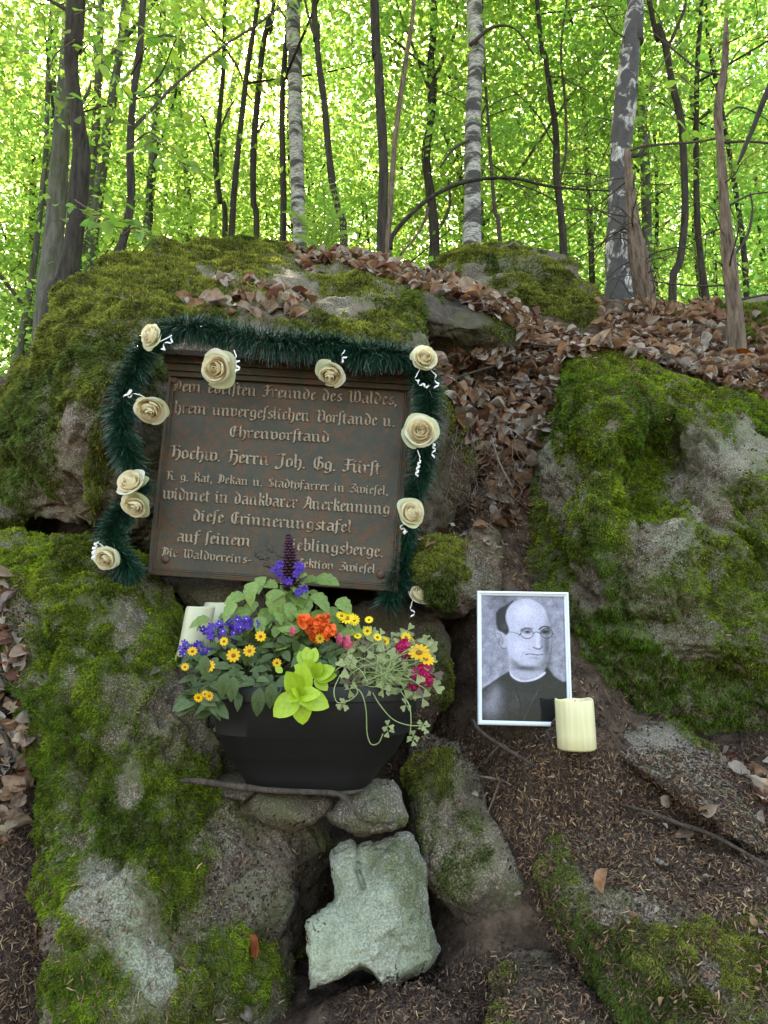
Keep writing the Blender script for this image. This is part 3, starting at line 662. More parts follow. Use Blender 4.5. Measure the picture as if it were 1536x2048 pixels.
def leaf_cloud(name, nclump, per, rad, h0, h1, size, seed, hollow=0.25, flat=0.35):
    """thousands of leaf faces in loose horizontal sprays through a crown volume"""
    r = np.random.RandomState(seed)
    th = r.rand(nclump) * 2 * np.pi; rr = rad * np.sqrt(hollow + (1 - hollow) * r.rand(nclump)); z = h0 + (h1 - h0) * r.rand(nclump)
    prof = np.clip(1.05 - np.abs((z - h0) / (h1 - h0) - 0.45) * 0.8, 0.3, 1)
    c = np.c_[rr * np.cos(th) * prof, rr * np.sin(th) * prof, z]
    cnt = nclump * per; ci = np.repeat(np.arange(nclump), per)
    cs = (0.14 + 0.30 * r.rand(nclump))[ci][:, None] * rad / 2.2
    p = c[ci] + r.normal(size=(cnt, 3)) * cs * np.array([1, 1, flat])
    p[:, 2] -= 0.10 * np.linalg.norm(p[:, :2] - c[ci][:, :2], axis=1)
    a = r.rand(cnt) * 2 * np.pi
    d = np.c_[np.cos(a), np.sin(a), -0.35 + 0.45 * r.normal(size=cnt)]; d /= np.linalg.norm(d, axis=1)[:, None]
    nrm = np.c_[0.75 * r.normal(size=(cnt, 2)), np.ones(cnt)]
    s = np.cross(d, nrm); s /= np.linalg.norm(s, axis=1)[:, None]; up = np.cross(s, d)
    L = size * (0.6 + 0.7 * r.rand(cnt, 1)); w = L * 0.32
    V = np.stack([p, p + d * L * 0.45 + s * w + up * w * 0.25, p + d * L, p + d * L * 0.45 - s * w + up * w * 0.25], 1).reshape(-1, 3)
    return mesh_np(name, V, np.arange(cnt * 4).reshape(-1, 4), M_LEAF, smooth=False)
CROWNS = [leaf_cloud('crown', 175, 60, 2.2, 0.6, 9.5, 0.085, 40 + k) for k in range(4)]
NEARC = [leaf_cloud('crown', 120, 48, 1.5, 0.0, 5.0, 0.058, 60 + k) for k in range(3)]

def trunk(t, pts, Y, mat, ns=12, dY=0.0, up=9.0, rough=0.12, name='trunk', above=True, seed=0):
    """pts: (px, py, width_px) from foot to top at distance Y"""
    w = []; rad = []
    for k, (x, y, wd) in enumerate(pts):
        p = PY(x, y, Y + dY * k / max(len(pts) - 1, 1)); w.append(p)
        rad.append(0.5 * wd * (p[1] / (cp - (1024 - y) / FPX * sp)) / FPX)
    w = list(w)
    if above:                                   # carry on above the frame
        d = (w[-1] - w[-2]); d = d / np.linalg.norm(d)
        d = d * 0.4 + np.array([0, 0, 0.7]); d /= np.linalg.norm(d)
        w.append(w[-1] + d * up * 0.5); rad.append(rad[-1] * 0.8); w.append(w[-1] + d * up * 0.5); rad.append(rad[-1] * 0.3)
    # foot: carry the trunk down into the ground
    f = w[0].copy(); gz_ = float(ground_h(f[0], f[1])) - 0.25
    if f[2] > gz_ + 0.02:
        n_ = f.copy(); n_[2] = gz_; n_[0] -= (w[1][0] - w[0][0]) * 0.15
        w.insert(0, n_); rad.insert(0, rad[0] * 1.25)
    V, F = tube(w, rad, ns, 8, rough, seed=seed)
    o = solid(name, V, fixquads(F), mat, parent=t)
    return w, rad
def branch(t, pts, Y, mat=None, dY=0.0, ns=6, name='branch', rough=0.1):
    w = []; rad = []
    for k, (x, y, wd) in enumerate(pts):
        p = PY(x, y, Y + dY * k / max(len(pts) - 1, 1)); w.append(p); rad.append(0.5 * wd * (p[1] / cp) / FPX)
    V, F = tube(w, rad, ns, 6, rough); return solid(name, V, fixquads(F), mat or M_TWIG, parent=t)
def twigs(t, base_pts, n, L, seed, mat=None, rad=0.006, droop=0.0, name='twig', sub=2, spread=1.0, azr=None):
    """bare crooked side twigs, each with smaller ones, as ONE part each"""
    r = np.random.RandomState(seed); bp = np.asarray(base_pts)
    for k in range(n):
        i = r.randint(0, len(bp) - 1); p0 = bp[i] + (bp[i + 1] - bp[i]) * r.rand()
        az = r.rand() * 2 * np.pi if azr is None else azr[0] + (azr[1] - azr[0]) * r.rand(); el = 0.1 + 0.5 * r.normal()
        parts = []
        def grow(p, d, l, ra, depth):
            pts = [p]; rr = [ra]; d = d.copy(); m = 6
            for q in range(m):
                d = d + 0.22 * r.normal(size=3) + np.array([0, 0, -droop * q / m]); d /= np.linalg.norm(d)
                pts.append(pts[-1] + d * l / m); rr.append(ra * (1 - 0.85 * (q + 1) / m))
            parts.append(tube(pts, rr, 4, 2, 0, cap=False))
            if depth:
                for z in range(3):
                    j = r.randint(1, m); dd = d + 0.9 * r.normal(size=3); dd /= np.linalg.norm(dd)
                    grow(pts[j], dd, l * (0.35 + 0.25 * r.rand()), rr[j] * 0.6, depth - 1)
        d0 = np.array([math.cos(az) * math.cos(el), spread * math.sin(az) * math.cos(el), math.sin(el)])
        grow(p0, d0, L * (0.5 + 0.7 * r.rand()), rad * (0.6 + 0.6 * r.rand()), sub)
        V, F = join(parts); solid(name, V, F, mat or M_TWIG, parent=t)
def crown(t, me, x, y, z, s=1.0, rot=0.0):
    pw = worldloc(t)
    M = Matrix.Translation((x, y, z)) @ Matrix.Rotation(rot, 4, 'Z') @ Matrix.Diagonal((s, s, s, 1))
    return inst('crown', me, M, t)

TREES = []
def tree(label, cat_name, pts, Y, mat, cr=None, **k):
    f = PY(pts[0][0], pts[0][1], Y); f[2] = float(ground_h(f[0], f[1]))
    t = thing(cat_name, label, 'tree', f)
    TREES.append(t)
    sd = k.pop('seed', len(bpy.data.objects) % 97)
    w, rad = trunk(t, pts, Y, mat, seed=sd, **k)
    if cr is not None:
        me, dx, dy, dz, s = cr
        top = w[-2] if len(w) > 3 else w[-1]
        crown(t, me, f[0] + dx, f[1] + dy, dz, s, sd * 1.3)
    return t, w

# --- the trunks one can tell apart, left to right
t, w = tree('leaning grey beech at the left edge, second trunk behind the thick dark one', 'beech_tree', [(84,700,40),(92,600,40),(108,470,38),(120,320,34),(130,150,28),(142,0,26)], 7.0, M_BEECH, (NEARC[0], -0.3, 1.0, 4.3, 1.3))
twigs(t, w[2:-1], 7, 1.3, 1, rad=0.012, droop=0.5)
t, w = tree('thick crooked dark trunk nearest the left corner with a knobbly bend', 'beech_tree', [(110,640,56),(132,560,46),(148,480,38),(158,380,37),(163,300,36),(152,215,30),(143,120,28),(150,60,30),(152,0,34)], 5.0, M_BARK, (NEARC[1], -0.6, 0.5, 6.0, 1.1), rough=0.25)
branch(t, [(150,32,14),(125,15,9),(90,-4,6),(40,-30,4)], 5.0); branch(t, [(160,215,8),(178,180,6),(182,160,4)], 5.0)
t, w = tree('pale grey beech rising between the two dark left-hand trunks', 'beech_tree', [(180,560,24),(190,440,22),(205,330,21),(226,190,18),(240,100,15),(252,0,20)], 9.0, M_BEECH, (CROWNS[0], -0.8, 1.4, 3.3, 1.0))
t4, w4 = tree('slim dark wavy trunk leaning right above the mossy shoulder of the boulder', 'beech_tree', [(232,540,22),(246,480,17),(262,400,16),(260,300,16),(266,200,13),(278,100,14),(286,0,13)], 4.4, M_BARK, None, rough=0.2)
branch(t4, [(264,258,9),(300,222,8),(345,175,7),(400,128,6),(450,90,5),(510,52,5),(560,15,4)], 4.4, dY=0.6)
t, w = tree('straight pale beech stem right of the slim wavy dark trunk', 'beech_tree', [(294,520,20),(297,430,18),(305,330,17),(315,200,14),(322,80,12),(328,0,12)], 9.5, M_BEECH, (CROWNS[1], 0.3, 1.6, 3.6, 1.0))
t, w = tree('thin pale birch leaning right just left of the bright sun gap', 'birch_tree', [(424,490,16),(432,400,13),(445,300,12),(458,210,11),(475,120,10),(492,0,9)], 11.0, M_BIRCH, (CROWNS[2], 0.2, 1.5, 4.5, 1.0))
t, w = tree('thin dark forked stem crossing the pale leaning birch', 'beech_tree', [(450,480,11),(440,400,10),(432,330,12),(438,240,10),(446,150,9),(449,60,8),(450,0,8)], 8.0, M_BARK, None)
branch(t, [(432,320,7),(420,280,5),(408,240,5),(398,225,3)], 8.0); branch(t, [(436,270,5),(452,230,4),(468,200,3)], 8.0)
branch(t, [(450,95,6),(478,140,5),(490,180,4),(512,210,3)], 8.0); branch(t, [(452,92,5),(420,55,5),(395,25,4),(365,-5,4)], 8.0)
t, w = tree('slender dark S-curved trunk right of the sun gap', 'beech_tree', [(513,490,12),(507,400,12),(507,300,13),(515,200,12),(525,100,11),(540,30,10),(548,0,9)], 7.0, M_BARK, None)
branch(t, [(516,265,5),(528,245,4),(538,240,3)], 7.0)
t, w = tree('white-barked birch rising behind the fern', 'birch_tree', [(600,500,29),(597,430,28),(594,330,28),(590,200,28),(590,100,28),(586,0,28)], 6.6, M_BIRCH, (NEARC[2], 0.3, 1.5, 5.6, 1.2), rough=0.05)
branch(t, [(590,60,6),(570,35,5),(555,10,4)], 6.6)
t, w = tree('wavy dark sapling just right of the birch behind the fern', 'beech_tree', [(688,500,14),(676,420,13),(664,360,14),(655,280,13),(648,200,13),(636,110,12),(634,50,12),(628,0,12)], 6.0, M_BARK, None, rough=0.2)
branch(t, [(637,95,7),(625,60,7),(615,25,6),(610,0,6)], 6.0)
t, w = tree('upright dark trunk in the centre touching a leaning dead stem', 'beech_tree', [(768,510,30),(765,430,22),(767,330,19),(762,230,19),(756,120,18),(749,0,18)], 5.6, M_BARK, (NEARC[0], 0.4, 1.4, 5.8, 1.0), rough=0.08)
t, w = tree('dead brown stem leaning right against the central dark trunk', 'dead_tree', [(776,505,12),(780,440,10),(783,370,11),(790,280,10),(800,200,10),(815,100,9),(828,0,8)], 5.3, M_DEAD, None, up=2.0)
branch(t, [(782,498,9),(786,470,10),(820,430,9),(862,395,9),(910,370,9),(965,358,8),(1030,357,7),(1090,371,6),(1150,378,4),(1220,382,3)], 5.2, M_BARK, name='branch')
branch(t, [(800,510,5),(830,475,5),(850,440,7),(856,415,8)], 5.3, M_DEAD)
t, w = tree('dark trunk with a forked top between the dead stem and the white birch', 'beech_tree', [(869,512,22),(866,430,20),(858,370,18),(852,310,18),(863,230,16),(864,160,20),(862,110,14),(868,0,14)], 7.0, M_BARK, (NEARC[1], 0.2, 1.2, 5.0, 1.1), rough=0.15)
branch(t, [(866,170,12),(885,120,9),(905,80,8),(915,40,6),(912,0,5)], 7.0); branch(t, [(860,140,8),(830,115,6),(800,90,5),(775,70,4)], 7.0); branch(t, [(870,470,7),(893,430,7),(900,400,6),(897,360,4)], 7.0)
t, w = tree('straight white birch with black bands right of the forked dark trunk', 'birch_tree', [(944,500,38),(945,430,34),(945,330,32),(946,240,32),(950,150,30),(952,80,34),(948,0,30)], 6.0, M_BIRCH, (NEARC[2], 0.5, 1.6, 5.4, 1.1), rough=0.05)
branch(t, [(940,90,9),(985,55,7),(1030,58,4),(1068,110,4)], 5.9); branch(t, [(938,280,6),(905,300,6),(880,335,4)], 5.9)
t, w = tree('thin twiggy sapling immediately right of the straight white birch', 'beech_tree', [(1000,495,9),(990,420,8),(982,330,7),(976,240,6),(970,150,5),(966,60,5)], 6.4, M_TWIG, None)
twigs(t, w[1:-1], 8, 1.1, 5, rad=0.008, droop=0.4)
t, w = tree('wavy dark sapling with many bare twigs above the crest boulder', 'beech_tree', [(1128,520,17),(1122,430,14),(1113,350,15),(1112,270,13),(1100,180,11),(1090,110,10),(1076,20,9)], 6.6, M_BARK, (NEARC[0], 0.2, 1.2, 6.0, 1.0))
branch(t, [(1116,380,6),(1132,300,6),(1130,200,6),(1122,100,5),(1134,0,5)], 6.5); twigs(t, w[2:-1], 10, 1.2, 6, rad=0.009, droop=0.4)
t, w = tree('stout birch with rough black bark plates right of centre, leaning right', 'birch_tree', [(1245,640,76),(1240,540,58),(1238,440,50),(1240,330,46),(1250,230,42),(1258,130,36),(1268,30,30),(1272,0,30)], 4.9, M_BIRCH_OLD, (NEARC[1], 0.3, 1.3, 6.5, 1.0), rough=0.3, ns=28)
twigs(t, w[1:-2], 16, 0.9, 7, rad=0.006, droop=0.9)
t, w = tree('broken dead spruce stem with a barkless foot leaning on the stout birch', 'dead_tree', [(1300,690,26),(1296,640,30),(1290,580,40),(1278,520,40),(1270,470,30),(1262,400,22),(1258,350,16),(1256,300,10)], 4.1, M_DEAD, None, above=False, rough=0.3)
twigs(t, w[1:-1], 34, 0.45, 8, rad=0.005, droop=1.2); twigs(t, w[2:-1], 14, 0.9, 18, rad=0.006, droop=0.2)
branch(t, [(1264,312,10),(1280,306,9),(1298,270,7)], 4.05, M_TWIG); branch(t, [(1262,300,6),(1290,292,6),(1350,287,5),(1400,283,5),(1438,275,5)], 4.05, M_TWIG, dY=-0.6)
t, w = tree('grey beech stem directly behind the leaning dead spruce', 'beech_tree', [(1296,560,22),(1294,450,20),(1290,330,19),(1280,200,19),(1272,80,16),(1280,0,14)], 8.5, M_BEECH, (CROWNS[3], 0.3, 1.4, 3.8, 1.0))
t, w = tree('dark crooked trunk with a forked top between the dead spruce and the bare snag', 'beech_tree', [(1345,600,17),(1360,520,15),(1370,430,14),(1368,330,14),(1362,240,14),(1345,170,13),(1332,100,12),(1318,50,10),(1298,0,9)], 6.0, M_BARK, (NEARC[2], 0.5, 1.4, 5.6, 1.0), rough=0.15)
branch(t, [(1333,100,10),(1352,60,8),(1368,20,7),(1376,-20,6)], 6.0)
t, w = tree('bare reddish snag without bark at the right edge, broken off short', 'dead_tree', [(1485,770,36),(1474,690,34),(1466,600,30),(1456,500,26),(1448,400,20),(1442,300,17),(1436,220,16),(1448,140,14),(1452,80,12),(1452,38,7)], 3.0, M_DEAD, None, above=False, rough=0.16, ns=16)
for q in ([(1446,150,5),(1400,140,4),(1360,110,4),(1300,60,3)], [(1440,285,7),(1490,283,5),(1536,286,5),(1600,290,3)], [(1460,410,5),(1500,390,4),(1540,384,3)], [(1466,515,7),(1495,470,6),(1505,420,5),(1500,385,3)],
          [(1445,240,5),(1475,215,4),(1510,225,3),(1550,250,2)], [(1474,600,6),(1530,590,4),(1570,586,3)], [(1455,570,5),(1400,572,4),(1330,566,3),(1300,560,2)], [(1440,185,4),(1420,150,3),(1440,90,2)], [(1463,545,7),(1442,528,4),(1428,520,2)]):
    branch(t, q, 3.0, M_TWIG)
twigs(t, w[3:-1], 12, 0.5, 9, rad=0.0045, droop=0.3)
t = thing('hanging_branch', 'dark broken branch hanging into the upper right corner', 'branch', PY(1560, 120, 2.6))
V, F = tube([PY(1620, -60, 2.6), PY(1560, 120, 2.6), PY(1532, 190, 2.6), PY(1508, 250, 2.6), PY(1492, 290, 2.6), PY(1476, 328, 2.6)], [0.013, 0.012, 0.011, 0.0095, 0.009, 0.004], 8, 5, 0.3)
solid('bark', V, fixquads(F), M_BARK, parent=t)
# more distinguishable pale stems at the far left
for lab, pts, Y, m in (
    ('thin grey stem at the far left edge, lowest in the picture', [(20,800,16),(38,700,15),(60,580,13),(78,440,12),(92,300,10),(96,150,9),(104,0,8)], 8.5, M_BEECH),
    ('slim forked grey stem left of the leaning grey beech', [(62,720,22),(72,620,17),(84,500,14),(96,380,13),(102,260,12),(110,120,10),(116,0,9)], 10.0, M_BEECH)):
    t, w = tree(lab, 'beech_tree', pts, Y, m, (CROWNS[1], -1.0, 1.0, 2.4, 0.9))
    twigs(t, w[1:-1], 4, 1.4, int(Y * 3), rad=0.01)

# --- the wood behind: each tree an individual
fr = np.random.RandomState(5)
def far_trunk(seed, h=12.0, r0=0.09):
    r = np.random.RandomState(seed); n = 7
    z = np.linspace(-0.6, h, n); x = np.cumsum(r.normal(size=n)) * 0.16; y = np.cumsum(r.normal(size=n)) * 0.16
    parts = [tube(np.c_[x - x[0], y - y[0], z], r0 * (1 - 0.75 * np.linspace(0, 1, n)), 8, 4, 0.1)]
    for k in range(7):
        i = r.randint(1, n - 1); p = np.array([x[i] - x[0], y[i] - y[0], z[i]]); a = r.rand() * 6.28; L = 1.0 + 1.5 * r.rand()
        q = [p, p + L * np.array([math.cos(a) * .5, math.sin(a) * .5, .35]), p + L * np.array([math.cos(a), math.sin(a), 0.55 + .3 * r.rand()])]
        parts.append(tube(q, [r0 * .35, r0 * .22, r0 * .06], 5, 4, 0))
    V, F = join(parts); return V, F
FT = []
for k in range(5):
    V, F = far_trunk(100 + k, r0=(0.06, 0.08, 0.10, 0.05, 0.12)[k]); FT.append([mesh_py('trunk', V, F, m) for m in (M_BEECH, M_BARK)])
def far_tree(x, y, k, s, birch, label, group, nocrown=False):
    t = thing('beech_tree', label, 'tree', (x, y, float(ground_h(x, y))), group)
    inst('trunk', FT[k % 5][1 if birch else 0], Matrix.Translation(t.location) @ Matrix.Rotation(fr.rand() * 6, 4, 'Z') @ Matrix.Diagonal((s ** .5, s ** .5, s, 1)), t)
    if not nocrown:
        crown(t, CROWNS[fr.randint(4)], x, y, float(ground_h(x, y)) + 0.3, s, fr.rand() * 6)
spots = []
for y0, y1, n, hx in ((8.5, 12, 9, 0.62), (12, 17, 13, 0.6), (17, 25, 14, 0.58), (25, 38, 9, 0.56)):
    k = 0; tries = 0
    while k < n and tries < 4000:
        tries += 1
        y = y0 + (y1 - y0) * fr.rand(); x = (fr.rand() * 2 - 1) * y * hx
        if y < 26 and abs(768 + FPX * x / y - 500) < 75: continue
        if all((x - a) ** 2 + (y - b) ** 2 > (0.09 * y + 0.6) ** 2 for a, b in spots): spots.append((x, y)); k += 1
for i, (x, y) in enumerate(spots):
    s = 1.0 + max(0, y - 12) * 0.055
    if y < 12: far_tree(x, y, i, 0.95, i % 2, 'slim leafy beech among the nearer rank of the green wood', 'beeches in the nearer rank of the wood')
    elif y < 25: far_tree(x, y, i, s, i % 2, 'leafy beech standing deep in the green wood', 'beeches in the middle of the wood')
    else: far_tree(x, y, i, s, i % 2, 'far beech at the back of the wood with sky behind it', 'beeches at the back of the wood')
NEAR_ONES = sorted((o for o in bpy.data.objects if o.get('group') == 'beeches in the nearer rank of the wood'), key=lambda o: o.location.x / o.location.y)
for o, w_ in zip(NEAR_ONES, ('leftmost', 'second from the left', 'third from the left', 'fourth from the left', 'middle one', 'fourth from the right', 'third from the right', 'second from the right', 'rightmost')):
    o['label'] = 'slim leafy beech, %s in the nearer rank of the green wood' % w_
# bare thin saplings
for i in range(26):
    y = 6.5 + 9 * fr.rand(); x = (fr.rand() * 2 - 1) * y * 0.5
    far_tree(x, y, 3, 0.55 + 0.5 * fr.rand(), 1, 'thin bare sapling between the bigger trunks', 'thin saplings in the wood', True)
for i, (x, y) in enumerate([(-9, 10), (-8, 13), (-12, 15), (-13, 20), (9, 11), (11, 15), (13, 19), (-6.6, 8.2), (7.4, 8.6), (-17, 27), (17, 27)]):
    far_tree(x, y, i, 1.1, i % 2, 'leafy beech at the side of the wood beyond the picture edge', 'beeches beyond the edges of the picture')
# unseen extra crowns added above the picture to keep the sun off the rocks
for i, (k, x, y, z, s) in enumerate([(0, -3.2, 4.6, 5.6, 1.0), (6, 0.2, 5.6, 6.6, 1.0), (12, 3.4, 5.2, 6.0, 1.0), (3, -1.6, 7.0, 7.6, 1.1), (9, 2.2, 7.4, 7.6, 1.1), (14, 5.0, 6.8, 7.2, 1.1)]):
    crown(TREES[k], CROWNS[i % 4], x, y, z, s * 0.85, i * 1.1)

# --- near beech sprays with big leaves hanging at the left
def blade(name, mat, w=0.32, fold=0.12, curl=0.15, n=5, tip=0.7, serr=0.0, base=0.25, petiole=0.0):
    """leaf of unit length along +Y, a bit folded along the midrib"""
    V = []; F = []
    for i in range(n + 1):
        t = i / n; ww = w * (math.sin(math.pi * min(1, t ** tip * 0.97 + 0.03 * (1 - t))) ** 0.8) if 0 < t < 1 else 0.012
        if serr and i % 2: ww *= 1 - serr
        z = -curl * t * t
        V += [(-ww, t, z + fold * ww), (0, t, z), (ww, t, z + fold * ww)]
    for i in range(n):
        a = i * 3
        F += [(a, a + 1, a + 4, a + 3), (a + 1, a + 2, a + 5, a + 4)]
    return mesh_py(name, V, F, mat)
BL = [blade('leaf', M_LEAF_NEAR, 0.33, 0.35, c) for c in (0.1, 0.25, 0.02)]
def spray(label, stem, Y, leafsz, nl, seed):
    r = np.random.RandomState(seed); w = np.array([PY(x, y, Y + dy) for x, y, dy in stem])
    t = thing('beech_spray', label, 'branch', w[0])
    parts = [tube(w, np.linspace(0.006, 0.0015, len(w)), 5, 6)]
    c = catmull(w, 8); subs = []
    for k in range(7):
        i = int(len(c) * (0.15 + 0.8 * k / 7)); d = c[min(i + 1, len(c) - 1)] - c[i - 1]; d /= np.linalg.norm(d)
        s = np.cross(d, (0, 0, 1)) * (1 if k % 2 else -1) + 0.5 * d + 0.3 * r.normal(size=3); s /= np.linalg.norm(s)
        L = leafsz * (2.5 + 2 * r.rand()); q = np.array([c[i], c[i] + s * L * .5 + (0, 0, -.01), c[i] + s * L + (0, 0, -.03)]); subs.append(q); parts.append(tube(q, [.002, .0015, .0008], 4, 4))
    V, F = join(parts); solid('stem', V, F, M_TWIG, parent=t)
    pool = [catmull(q, 6) for q in subs] + [c[len(c) // 4:]]
    for k in range(nl):
        q = pool[r.randint(len(pool))]; i = r.randint(1, len(q)); d = q[i] - q[i - 1]; d /= np.linalg.norm(d)
        a = d + 0.9 * r.normal(size=3) * np.array([1, 1, .5]); a[2] -= 0.15
        inst('leaf', BL[r.randint(3)], frame_mat(q[i], a, (0.5 * r.normal(), -0.9 + 0.5 * r.normal(), 0.8), leafsz * (0.7 + 0.5 * r.rand())), t)
spray('leafy beech spray crossing the slim wavy trunk near the top left', [(262,150,0),(300,85,-.3),(340,70,-.5),(375,90,-.6)], 4.2, 0.082, 26, 1)
spray('leafy beech spray between the two dark left trunks, at the height of their bends', [(160,110,0),(180,90,-.4),(210,130,-.8),(250,175,-1.0)], 4.4, 0.085, 24, 2)
spray('small cluster of beech leaves left of the thick dark trunk', [(150,80,0),(110,110,-.4),(95,160,-.6),(85,190,-.7)], 4.6, 0.085, 16, 3)
spray('broad beech spray of pointed leaves right of the wavy trunk', [(268,200,0),(320,150,-.4),(355,75,-.7),(385,80,-.9)], 4.3, 0.08, 22, 4)
spray('drooping beech spray in front of the middle of the wavy trunk', [(262,290,0),(300,265,-.4),(335,300,-.6),(375,340,-.8)], 4.2, 0.082, 30, 5)
spray('beech leaves hanging low between the dark trunks above the moss', [(150,400,0),(180,420,-.5),(215,440,-.8),(245,470,-1.0)], 4.4, 0.08, 22, 6)
spray('beech leaves at the foot of the wavy trunk right above the moss', [(246,470,0),(270,455,-.3),(290,470,-.5),(275,500,-.6)], 4.2, 0.075, 20, 7)
spray('beech spray with dark shadowed leaves at the top right of the picture', [(1380,60,0),(1330,120,-.4),(1300,180,-.6),(1350,240,-.8)], 5.0, 0.085, 26, 8)
spray('beech leaves in the top left corner beside the trunk', [(150,30,0),(175,20,-.4),(205,15,-.6),(225,40,-.7)], 4.6, 0.085, 18, 9)
# --- fern on the crest
M_FERN = simple('fern_green', (0.24, 0.40, 0.05), 0.5, 0.2, 20, trans=0.6)
ft = thing('fern', 'bright green fern fronds standing on the boulder crest before the birch', 'fern', PY(640, 500, 3.9))
def frond(p0, p1, p2, Lp):
    c = catmull([p0, p1, p2], 14); V, F = tube(c, np.linspace(.003, .001, len(c)), 4, 1, smooth=False); parts = [(V, F)]
    n = len(c)
    for i in range(3, n, 2):
        t = i / n; L = Lp * math.sin(math.pi * min(1, 0.12 + t * 0.85)) ; d = c[min(i + 1, n - 1)] - c[i - 1]; d /= np.linalg.norm(d)
        nz = np.array([0.1, -0.8, 0.5])
        for sg in (-1, 1):
            s = np.cross(d, nz); s /= np.linalg.norm(s); s = s * sg + d * 0.35; s /= np.linalg.norm(s)
            VV = []; FF = []; m = 9
            for k in range(m):                        # comb of leaflets
                u = k / m; b = c[i] + s * L * u + np.array([0, 0, -0.25 * L * u * u]); wl = L * 0.17 * (1 - u * 0.9)
                a = len(VV); pe = np.cross(s, nz); pe /= np.linalg.norm(pe)
                VV += [b - s * L * 0.045, b + pe * wl, b + s * L * 0.045, b - pe * wl]; FF.append((a, a + 1, a + 2, a + 3))
            parts.append((VV, FF))
    V, F = join(parts); return V, F
for a, b, c_, L in (((630,510,0),(650,430,-.05),(640,345,-.15),0.17), ((640,510,0),(610,450,-.1),(585,420,-.25),0.14), ((645,510,0),(665,450,-.1),(690,415,-.2),0.15), ((640,512,0),(620,480,-.15),(590,470,-.3),0.12), ((648,512,0),(680,470,-.1),(712,458,-.3),0.11), ((650,512,0),(655,460,.1),(675,370,.15),0.14)):
    V, F = frond(*[PY(x, y, 3.9 + dy) for x, y, dy in (a, b, c_)], L)
    solid('frond', V, F, M_FERN, parent=ft, smooth=False)
print('forest', round(time.time() - T0, 1))
# ================================================================== MEMORIAL PLAQUE
def metal_rust(name, c, rust, amt=0.52, rough=0.55):
    m, nt, b = nodes(name)
    tc = N(nt, 'ShaderNodeNewGeometry'); pos = tc.outputs['Position']
    l = noise(nt, pos, 9, 5, 0.65); f = noise(nt, pos, 150, 3, 0.7); s = noise(nt, pos, 55, 4, 0.7)
    col_ = ramp(nt, l, [(0.35, tuple(x * 0.75 for x in c)), (0.62, c)])
    col_ = mix(nt, ramp(nt, math_(nt, 'MULTIPLY', s, math_(nt, 'ADD', l, 0.55)), [(amt, (0, 0, 0)), (amt + 0.08, (0.9,) * 3)]), col_, rust)
    col_ = mix(nt, ramp(nt, f, [(0.64, (0, 0, 0)), (0.70, (0.85,) * 3)]), col_, (0.022, 0.014, 0.010))
    nt.links.new(col_, b.inputs['Base Color']); b.inputs['Roughness'].default_value = rough; b.inputs['Specular IOR Level'].default_value = 0.35
    bump(nt, b, f, 0.5, 0.002); return m
M_PLAQUE = metal_rust('painted_cast_iron', (0.060, 0.051, 0.033), (0.100, 0.046, 0.020))
M_LETTER = metal_rust('worn_raised_letter', (0.37, 0.27, 0.18), (0.14, 0.085, 0.055), 0.56)
M_BOLT = metal_rust('rusty_bolt', (0.09, 0.05, 0.035), (0.14, 0.065, 0.035))
BL_, BR_, TL_ = P(295, 1150, 1.79), P(797, 1185, 1.77), P(322, 712, 1.86)
PX = BR_ - BL_; PW = np.linalg.norm(PX); PX = PX / PW
PYv = TL_ - BL_; PYv = PYv - PX * (PYv @ PX); PH = np.linalg.norm(PYv); PYv = PYv / PH
PN = np.cross(PX, PYv); PN = -PN if PN[1] > 0 else PN
def pl(s, t, h): return BL_ + PX * s + PYv * t + PN * h
def px2pl(px, py):
    r = ray(px, py); k = ((BL_ - CAM) @ PN) / (r @ PN); q = CAM + r * k - BL_
    return q @ PX, q @ PYv
plq = thing('memorial_plaque', 'dark rusty cast-iron memorial plaque with raised blackletter text, framed by the green garland', 'plaque', pl(PW / 2, 0, 0))
prof = [(0.002, -0.022), (0, 0.005), (0.002, 0.009), (0.007, 0.010), (0.010, 0.005), (0.012, 0.005), (0.0135, 0.007), (0.0155, 0.007), (0.018, 0.002)]
V = []; F = []
for k, (i_, h) in enumerate(prof): V += [pl(i_, i_, h), pl(PW - i_, i_, h), pl(PW - i_, PH - i_, h), pl(i_, PH - i_, h)]
for k in range(len(prof) - 1):
    for c in range(4): F.append((k * 4 + c, k * 4 + (c + 1) % 4, k * 4 + 4 + (c + 1) % 4, k * 4 + 4 + c))
nb = len(V)
F.append((3, 2, 1, 0))
m_ = 26                                                     # softly uneven cast field
e = prof[-1][0]
g = np.linspace(0, 1, m_)
A_, B_ = np.meshgrid(e + (PW - 2 * e) * g, e + (PH - 2 * e) * g)
fld = BL_ + A_.ravel()[:, None] * PX + B_.ravel()[:, None] * PYv + PN * 0.002
fld = fld + PN * (0.0012 * fbm(fld, 9, 3))[:, None]
V += list(fld); F += [tuple(q) for q in gridF(m_, m_, False, nb).tolist()]
solid('plate', V, F, M_PLAQUE, parent=plq, smooth=False)
